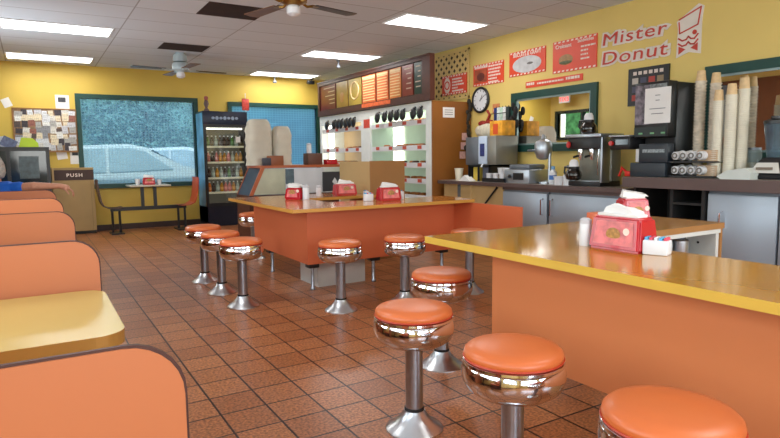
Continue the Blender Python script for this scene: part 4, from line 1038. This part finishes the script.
# ------------------------------------------------------------------ middle area: wooden enclosure, glass case, things
o = thing('wooden_cabinet', 'tall tan plywood cabinet standing behind far counter, corner towards camera', 'cabinet', (3.36, 6.0, 0))
MB().box(0, .02, 0, .78, 0, 1.155).build('left_panel', tan, o, False)
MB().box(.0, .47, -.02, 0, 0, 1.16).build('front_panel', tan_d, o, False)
MB().box(.45, .47, 0, .78, 0, 1.155).build('right_panel', tan, o, False)
MB().box(.02, .45, 0, .78, .76, .78).build('inner_shelf', tan, o, False)
g = thing('counter_showcase', 'wood framed showcase with slanted glass end and terracotta top', 'display case', (2.4, 7.5, 0))
navy_ = mat('dark_navy_panel', srgb(30, 38, 60), .4)
terr = mat('terracotta_wood', srgb(176, 92, 50), .4, var=.1, scale=6)
mb = MB(); mb.hexa([(.0, 0, .0), (1.3, 0, 0), (1.3, .55, 0), (0, .55, 0)], [(.0, 0, .72), (1.3, 0, .72), (1.3, .55, .72), (0, .55, .72)]); mb.build('base', darkwood, g, False)
MB().box(.17, 1.42, -.02, .6, 1.075, 1.11).build('top', terr, g, False)
for ya, yb in ((-.01, .02), (.53, .55)):
    MB().hexa([(0, ya, .72), (.05, ya, .72), (.05, yb, .72), (0, yb, .72)], [(.17, ya, 1.08), (.22, ya, 1.08), (.22, yb, 1.08), (.17, yb, 1.08)]).build('sloped_post', terr, g, False)
MB().hexa([(.01, .02, .72), (.03, .02, .72), (.03, .53, .72), (.01, .53, .72)], [(.18, .02, 1.08), (.20, .02, 1.08), (.20, .53, 1.08), (.18, .53, 1.08)]).build('sloped_end', navy_, g, False)
MB().prism([(.05, .73), (.50, .73), (.50, 1.07), (.21, 1.07)], 'y', .0, .01).build('glass_front', mat('milky_glass', srgb(190, 192, 168), .15, var=.12, scale=4), g, False)
MB().box(.50, 1.06, -.015, .0, .73, 1.07).build('white_panel', mat('white_grey_panel', srgb(205, 208, 212), .4), g, False)
MB().box(.50, .62, -.02, -.015, .86, 1.06).build('grey_picture', mat('slate_picture', srgb(80, 100, 110), .5, var=.3, scale=10), g, False)
MB().box(1.04, 1.30, -.03, -.012, .74, 1.01).build('dark_panel', mat('slate_panel', srgb(60, 62, 66), .4), g, False)
MB().prism([(1.18, .87), (1.22, .83), (1.26, .87), (1.22, .93)], 'y', -.034, -.03).build('pale_mark', white, g, False)
# tall cream bundles
def bundle(loc, w, d, hgt, label, seed, lean=0):
    t = MB(); r_ = random.Random(seed)
    bm = t.bm; rings = []
    for i in range(17):
        z = hgt*i/16; rr = 1 - max(0, (i-12)/4)**2*.35 + (.025 if i % 3 == 0 else 0)
        ring = []
        for k in range(24):
            a = 2*PI*k/24; ex = math.copysign(abs(math.cos(a))**.6, math.cos(a)); ey = math.copysign(abs(math.sin(a))**.6, math.sin(a))
            ring.append(bm.verts.new((w/2*ex*rr+lean*z+r_.uniform(-.008, .008), d/2*ey*rr+r_.uniform(-.008, .008), z)))
        rings.append(ring)
    for a, b2 in zip(rings, rings[1:]):
        for k in range(24): bm.faces.new([a[k], a[(k+1) % 24], b2[(k+1) % 24], b2[k]])
    bm.faces.new(rings[0][::-1]); bm.faces.new(rings[-1])
    o = t.build('paper_bundle', cream, None, True, loc); tag(o, label, 'bundle')
bundle((2.67, 7.85, 1.11), .33, .3, .62, 'tall rumpled cream bundle, left one on the showcase', 1)
bundle((2.965, 7.80, 1.11), .25, .26, .53, 'tall rumpled cream bundle, right one on the showcase', 2, .02)
o = MB().box(-.09, .09, -.08, .08, 0, .13, .006).build('brown_box', mat('brown_box', srgb(140, 78, 46), .5), None, True, (2.79, 7.56, 1.11)); tag(o, 'small brown box on showcase in front of cream bundles', 'box')
o = MB().box(-.05, .05, -.05, .05, 0, .10, .006).build('dark_box', mat('dark_blue_box', srgb(50, 52, 66), .5), None, True, (2.66, 7.53, 1.11)); tag(o, 'small dark box left of the brown box', 'box')
o = MB().box(-.11, .11, -.09, .09, 0, .16, .006).build('wooden_box', mat('wooden_box', srgb(96, 62, 46), .5), None, True, (3.42, 7.75, 1.11)); tag(o, 'dark wooden box at the right part of the showcase top', 'box')
shaker((3.36, 7.74, 1.27), 'pale bottle standing on the dark wooden box', .035, .14)
o = MB().box(-.08, .08, -.06, .06, 0, .07, .006).build('red_carton', red, None, True, (3.62, 7.6, 1.11)); tag(o, 'small red carton near the right end of the showcase top', 'carton')

# ------------------------------------------------------------------ drinks cooler
K = (3.02, 10.66, 0)
t = thing('drinks_cooler', 'tall glass-door drinks cooler with blue side and dark header', 'refrigerator', K)
bside = mat('blue_side_graphic', srgb(110, 175, 215), .4, var=.45, scale=2.5)
navy = mat('cooler_navy', srgb(16, 22, 40), .35)
w2 = .40
mb = MB(); mb.box(-w2, -w2+.03, 0, .5, .08, 2.02); mb.build('left_side', bside, t, False)
mb = MB(); mb.box(w2-.03, w2, 0, .5, .08, 2.02).box(-w2, w2, 0, .5, 2.02, 2.05).box(-w2, w2, .47, .5, .08, 2.02).box(-w2, w2, 0.0, .5, .0, .36); mb.build('cabinet', navy, t, False)
hd = MB().box(-w2, w2, -.02, .02, 1.82, 2.05, .008).build('header', mat('header_blue', srgb(20, 32, 58), .4, var=.4, scale=6), t)
mb = MB()
for k in range(7): mb.sphere((-.22+.07*k, -.022, 1.93), .03, 1, .1, .8 + .3*(k % 2), 8, 6)
mb.build('header_print', mat('header_print', srgb(150, 170, 195), .5), hd)
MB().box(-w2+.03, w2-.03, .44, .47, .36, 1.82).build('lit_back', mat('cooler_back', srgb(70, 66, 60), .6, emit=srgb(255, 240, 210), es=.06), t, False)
dr = MB(); dr.box(-w2, -w2+.05, -.03, 0, .36, 1.82).box(w2-.08, w2, -.03, 0, .36, 1.82).box(-w2+.05, w2-.08, -.03, 0, 1.77, 1.82).box(-w2+.05, w2-.08, -.03, 0, .36, .42)
d_ = dr.build('door', black, t, False)
MB().tube([(-w2+.02, -.03, 1.3), (-w2+.02, -.07, 1.28), (-w2+.02, -.07, .95), (-w2+.02, -.03, .93)], .01).build('handle', black, d_)
gl = bpy.data.materials.new('cooler_glass'); gl.use_nodes = True; nt = gl.node_tree; nt.nodes.clear()
out = nt.nodes.new('ShaderNodeOutputMaterial'); tr_ = nt.nodes.new('ShaderNodeBsdfTransparent'); tr_.inputs['Color'].default_value = (.92, .95, .93, 1)
gs = nt.nodes.new('ShaderNodeBsdfGlossy'); gs.inputs['Roughness'].default_value = .03; mx = nt.nodes.new('ShaderNodeMixShader'); mx.inputs['Fac'].default_value = .06
nt.links.new(tr_.outputs[0], mx.inputs[1]); nt.links.new(gs.outputs[0], mx.inputs[2]); nt.links.new(mx.outputs[0], out.inputs['Surface'])
MB().box(-w2+.05, w2-.08, -.018, -.012, .42, 1.77).build('glass', gl, d_, False)
SZ = [.60, .86, 1.14, 1.42]
for z in SZ:
    s_o = MB().box(-w2+.03, w2-.03, .03, .42, z, z+.012).build('shelf', white, t, False)
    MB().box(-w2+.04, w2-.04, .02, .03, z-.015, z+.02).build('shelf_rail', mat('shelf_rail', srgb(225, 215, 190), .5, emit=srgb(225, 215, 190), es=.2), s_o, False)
MB().box(-w2+.06, w2-.09, .03, .05, 1.73, 1.76).build('lamp', mat('cooler_lamp', (1, 1, 1), .5, emit=(1, .95, .85), es=2.5), t, False)
bots = {}
bc_ = [('dark', srgb(60, 34, 22)), ('amber', srgb(190, 130, 40)), ('orange', srgb(215, 110, 40)), ('clear', srgb(170, 175, 165)), ('pink', srgb(210, 120, 110)), ('green', srgb(80, 120, 60))]
for n_, c_ in bc_:
    bots[n_] = None
def bottle(kind, c_, loc, lab, grp):
    if bots[kind] is None:
        t = thing('drink_bottle', lab, 'bottle', loc, group=grp)
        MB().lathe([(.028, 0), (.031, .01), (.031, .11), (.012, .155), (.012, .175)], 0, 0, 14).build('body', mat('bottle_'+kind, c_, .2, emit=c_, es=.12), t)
        MB().lathe([(.014, .17), (.014, .19), (0, .191)], 0, 0, 10).build('cap', white, t)
        MB().lathe([(.0315, .04), (.0315, .09)], 0, 0, 14).build('label', mat('blabel_'+kind, tuple(min(1, x*1.6+.08) for x in c_), .5), t)
        bots[kind] = t
    else: dup(bots[kind], loc, None, lab, grp)
shn = ['bottom', 'third', 'second', 'top']
mix = [['orange', 'orange', 'pink', 'amber', 'clear', 'dark'], ['clear', 'dark', 'green', 'dark', 'clear', 'amber'], ['pink', 'dark', 'pink', 'clear', 'amber', 'amber'], ['dark', 'clear', 'dark', 'green', 'clear', 'dark']]
for i, z in enumerate(SZ):
    for k in range(9):
        kd = mix[i][(k*5+i) % 6] if k < 5 else mix[i][min(5, k-3)]
        bottle(kd, dict(bc_)[kd], (K[0]-.30+k*.073, K[1]+.10, z+.013), '%s drink bottle on the %s shelf of the cooler' % (kd, shn[i]), '%s bottles on the %s cooler shelf' % (kd, shn[i]))
o = MB().box(-.08, .0, -.036, -.031, 0, .10).build('price_card', paper, None, False, (K[0]+.25, K[1], 1.5)); tag(o, 'small pale card stuck on the cooler door glass', 'card')
# ornaments above
t = thing('figurine', 'small grey figurine standing on top of the drinks cooler', 'figurine', (2.72, 10.75, 2.05))
MB().lathe([(.05, 0), (.05, .02), (.02, .06), (.045, .13), (.03, .19), (.0, .2)], 0, 0, 14).build('body', mat('grey_figure', srgb(110, 90, 90), .6), t); MB().sphere((0, 0, .23), .04, u=12, v=8).build('head', mat('pinkish_figure', srgb(190, 110, 100), .6), t)
t = thing('red_ornament', 'small red and white hanging ornament before the right window frame', 'ornament', (3.56, 11.155, 2.1))
MB().box(-.07, .07, -.01, .01, .02, .24, .01).build('plaque', mat('ornament_red', srgb(190, 60, 50), .5, var=.4, scale=30), t); MB().tube([(0, 0, .24), (0, 0, .34)], .006).build('string', white, t)
MB().tube([(0, 0, .03), (.02, 0, -.12)], .008).build('tassel', white, t)

# ------------------------------------------------------------------ window table set
t = thing('cafe_table_set', 'table with two attached swivel seats under the left window', 'table', (1.66, 10.6, 0))
MB().box(-.32, .32, -.26, .26, .765, .79, .008).build('table_top', mat('table_top_grey', srgb(200, 190, 170), .4), t)
for x in (-.1, .1): MB().box(x-.025, x+.025, -.025, .025, .40, .765).build('post', black, t, False)
MB().box(-.60, .60, -.03, .03, .37, .43).build('beam', black, t, False)
for x in (-.52, .52):
    for d in (-.055, .055): MB().tube([(x+d, -.2*0, .4), (x+d, 0, 0)], .02, 8).build('leg', black, t)
    MB().box(x-.1, x+.1, -.18, .18, 0, .02).build('foot', black, t, False)
for s, m_ in ((-1, mat('brown_seat', srgb(70, 40, 28), .4)), (1, mat('orange_seat', srgb(200, 84, 44), .4))):
    mb = MB()
    prof = [(.42, .44), (.5, .425), (.62, .43), (.70, .47), (.735, .56), (.76, .72), (.775, .86), (.77, .90)]
    if s < 0: pass
    pts = [(s*x, z) for x, z in prof] + [(s*(x+.018), z-.006) for x, z in reversed(prof)]
    mb.prism(pts, 'y', -.2, .2); mb.build('seat_shell', m_, t)
dispenser((1.66, 10.55, .79), 0, 'red napkin dispenser on the window table', .2, .14, .12)
foamcup('paper_cup', 'white cup left of the window table dispenser', 'cup', (1.49, 10.55, .79), white, .03, .04, .1)
foamcup('paper_cup', 'white cup right of the window table dispenser', 'cup', (1.83, 10.55, .79), white, .03, .04, .08)

# ------------------------------------------------------------------ bin
t = thing('trash_bin', 'tan trash receptacle cabinet with dark PUSH flap', 'trash bin', (.57, 10.9, 0))
MB().box(-.30, .30, 0, .28, .05, .885).build('cabinet', mat('tan_bin', srgb(170, 140, 88), .5, var=.05), t, False)
MB().box(-.29, .29, .01, .27, 0, .05).build('kick', blackmatt, t, False)
MB().box(-.30, .30, .02, .28, .885, 1.09).build('hood', mat('tan_bin', srgb(170, 140, 88), .5), t, False)
MB().box(-.30, -.27, 0, .02, .885, 1.09).build('post', tan, t, False); 
f_ = MB().box(-.27, .30, -.0, .02, .89, 1.055).build('push_flap', mat('dark_flap', srgb(62, 36, 26), .5), t, False)
MB().box(-.27, .30, .0, .02, 1.055, 1.09).build('hood_lip', mat('tan_bin', srgb(170, 140, 88), .5), t, False)
n = text('PUSH', .074, 'lettering', signwhite, f_, (0, 0, 0), align='CENTER', offset=.002, sx=1.15, space=1.25); n.rotation_euler = (PI/2, 0, 0); n.location = (.02, -.004, .945)
MB().box(.25, .252, -.002, 0, .06, .88).build('seam', blackmatt, t, False)

# ------------------------------------------------------------------ black display oven + table
t = thing('display_warmer', 'black-framed glass display warmer at left edge by the notice board', 'display case', (-.30, 10.6, .72))
mb = MB(); x0, x1 = -.55, .55
mb.box(x0, x1, 0, .5, .64, .70).box(x0, x1, 0, .5, 0, .05).box(x1-.05, x1, 0, .5, .05, .64).box(x0, x0+.05, 0, .5, .05, .64).box(x0, x1, .47, .5, .05, .64).box(-.02, .03, 0, .03, .05, .64)
mb.build('frame', black, t, False)
MB().box(x0+.05, x1-.05, .008, .014, .05, .64).build('glass', glass_dark, t, False)
for z in (.25, .43): MB().box(x0+.05, x1-.05, .02, .46, z, z+.01).build('shelf', steel_dk, t, False)
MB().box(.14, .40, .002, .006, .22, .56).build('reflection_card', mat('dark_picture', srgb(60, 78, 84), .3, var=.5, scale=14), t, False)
t = thing('side_table', 'plain brown table carrying the black display warmer', 'table', (-.30, 10.85, 0))
MB().box(-.6, .56, -.28, .28, .68, .72).build('table_top', darkwood, t, False)
for a, b2 in ((-.55, -.24), (.51, -.24), (-.55, .24), (.51, .24)): MB().box(a-.02, a+.02, b2-.02, b2+.02, 0, .68).build('leg', darkwood, t, False)
t = thing('paper_pile', 'pile of white printed leaflets on top of the display warmer', 'paper', (-.38, 10.8, 1.42))
for k in range(5): MB().box(-.1, .1, -.01, .0, 0, .15).xf(Matrix.Rotation(.25*(k-2), 4, 'Y')).xf(Matrix.Translation((.03*k-.05, -.015*k, 0))).build('leaflet', mat('leaflet_print_%d' % (k % 2), srgb(200, 205, 215) if k % 2 else srgb(110, 120, 150), .7, var=.3, scale=35), t, False)
o = MB().prism([(-.13, 0), (.14, 0), (.13, .07), (.06, .14), (-.09, .15)], 'y', -.05, .05).build('lime_box', mat('lime_green', srgb(196, 222, 60), .6, var=.08), None, False, (-.02, 10.85, 1.42)); tag(o, 'lime green packet standing on the display warmer', 'box')
# notice board
t = backthing('notice_board', 'cork notice board crowded with flyers on back wall', 'notice board', -.20, 1.36)
MB().box(0, .88, 0, .68, 0, .02).build('cork', mat('cork', srgb(150, 120, 90), .9, var=.3, scale=30), t, False)
mb = MB(); mb.box(-.015, 0, -.015, .695, 0, .03).box(.88, .895, -.015, .695, 0, .03).box(0, .88, .68, .695, 0, .03).box(0, .88, -.015, 0, 0, .03); mb.build('frame', tan_d, t, False)
fl_c = [('white', srgb(215, 212, 205)), ('white', srgb(200, 200, 205)), ('cream', srgb(222, 208, 180)), ('dark', srgb(70, 64, 70)), ('grey', srgb(140, 140, 145)), ('white', srgb(212, 214, 218)), ('red', srgb(150, 96, 84)), ('grey', srgb(170, 168, 164)), ('dark', srgb(90, 76, 72)), ('white', srgb(225, 224, 220))]
r_ = random.Random(21); n_ = 0
for i in range(7):
    for j in range(9):
        n0, c_ = fl_c[r_.randrange(len(fl_c))]
        w, h_ = r_.uniform(.07, .12), r_.uniform(.07, .13); x = -.19+.096*j+r_.uniform(-.01, .01); z = 1.37+.095*i+r_.uniform(-.01, .01)
        x = min(x, .67-w); z = min(z, 2.03-h_)
        yy = BY-.022-.0012*(n_ % 5); n_ += 1
        o = MB().box(0, w, -.001, 0, 0, h_).xf(Matrix.Rotation(r_.uniform(-.12, .12), 4, 'Y')).build('pinned_flyer', mat('flyer_%d' % fl_c.index((n0, c_)), c_, .7, var=.35, scale=45), None, False, (x, yy, z))
        tag(o, n0 + ' paper flyer pinned on the crowded notice board', 'flyer', n0 + ' flyers on the notice board')
def wsheet(x, z, w, h_, label, pic=True, rot=0):
    t = backthing('wall_sheet', label, 'notice', x, z)
    MB().box(0, w, 0, h_, 0, .004).xf(Matrix.Rotation(rot, 4, 'Z')).build('sheet', paper, t, False)
    if pic: MB().box(w*.2, w*.75, h_*.55, h_*.85, .004, .006).xf(Matrix.Rotation(rot, 4, 'Z')).build('picture', mat('dark_print', srgb(60, 60, 66), .6, var=.4, scale=40), t, False)
wsheet(.40, 2.02, .20, .26, 'white sheet with dark picture taped above the notice board')
wsheet(-.30, 2.04, .12, .14, 'small white card taped on yellow wall left of notice board', False, .4)
wsheet(.56, 1.15, .16, .26, 'white sheet hanging below right corner of notice board', True)
wsheet(.38, 1.22, .15, .2, 'white sheet hanging below notice board, left of another sheet', False, .15)

# ------------------------------------------------------------------ lights
def area(name, loc, rot, sx, sy, e, col=(1, 1, 1)):
    l = bpy.data.lights.new(name, 'AREA'); l.shape = 'RECTANGLE'; l.size = sx; l.size_y = sy; l.energy = e; l.color = col
    o = bpy.data.objects.new(name, l); C.objects.link(o); o.location = loc; o.rotation_euler = rot; return o
day = (.86, .94, 1)
for (a, b2, z0, z1) in LW[:4]:
    area('window_daylight', (LX-.2, (a+b2)/2, (z0+z1)/2), (0, -PI/2-.28, 0), z1-z0, b2-a, 48, day)
for (a, b2, z0, z1) in FW:
    area('window_daylight', ((a+b2)/2, FY-.2, (z0+z1)/2), (PI/2+.3, 0, 0), b2-a, z1-z0, 80, day)
for x, y in ((.37, 8.17), (4.22, 5.86), (4.22, 8.37), (4.2, 10.7), (.35, 10.54), (.37, 4.0), (3.0, .6)):
    area('troffer_light', (x, y, CEIL-.03), (0, 0, 0), 1.1, .5, 13, (1, .98, .95))
su = bpy.data.lights.new('sun', 'SUN'); su.energy = 4.5; su.angle = .02; su.color = (1, .95, .88)
so_ = bpy.data.objects.new('sun', su); C.objects.link(so_); so_.rotation_euler = (math.radians(40), 0, math.radians(25))
w = bpy.data.worlds.new('sky'); sc.world = w; w.use_nodes = True; nt = w.node_tree
bg = nt.nodes['Background']; sky = nt.nodes.new('ShaderNodeTexSky'); sky.sky_type = 'NISHITA'; sky.sun_disc = False
sky.sun_elevation = math.radians(45); sky.sun_rotation = math.radians(200)
nt.links.new(sky.outputs[0], bg.inputs['Color']); bg.inputs['Strength'].default_value = .35

# ------------------------------------------------------------------ camera
cam = bpy.data.cameras.new('camera'); co = bpy.data.objects.new('camera', cam); C.objects.link(co)
yaw, pitch, roll = math.radians(31.169), math.radians(-5.979), math.radians(-.6655)
f = Vector((math.sin(yaw)*math.cos(pitch), math.cos(yaw)*math.cos(pitch), math.sin(pitch)))
r = Vector((math.cos(yaw), -math.sin(yaw), 0)); u = r.cross(f)
r2 = r*math.cos(roll)+u*math.sin(roll); u2 = -r*math.sin(roll)+u*math.cos(roll)
co.matrix_world = Matrix(((r2.x, u2.x, -f.x, 0), (r2.y, u2.y, -f.y, 0), (r2.z, u2.z, -f.z, 1.2), (0, 0, 0, 1)))
cam.sensor_width = 36; cam.lens = 588.9/780*36; cam.clip_start = .02
sc.camera = co
sc.view_settings.view_transform = 'Standard'; sc.view_settings.look = 'None'; sc.view_settings.exposure = 0
sc.cycles.use_denoising = True; sc.cycles.max_bounces = 8; sc.cycles.sample_clamp_indirect = 6
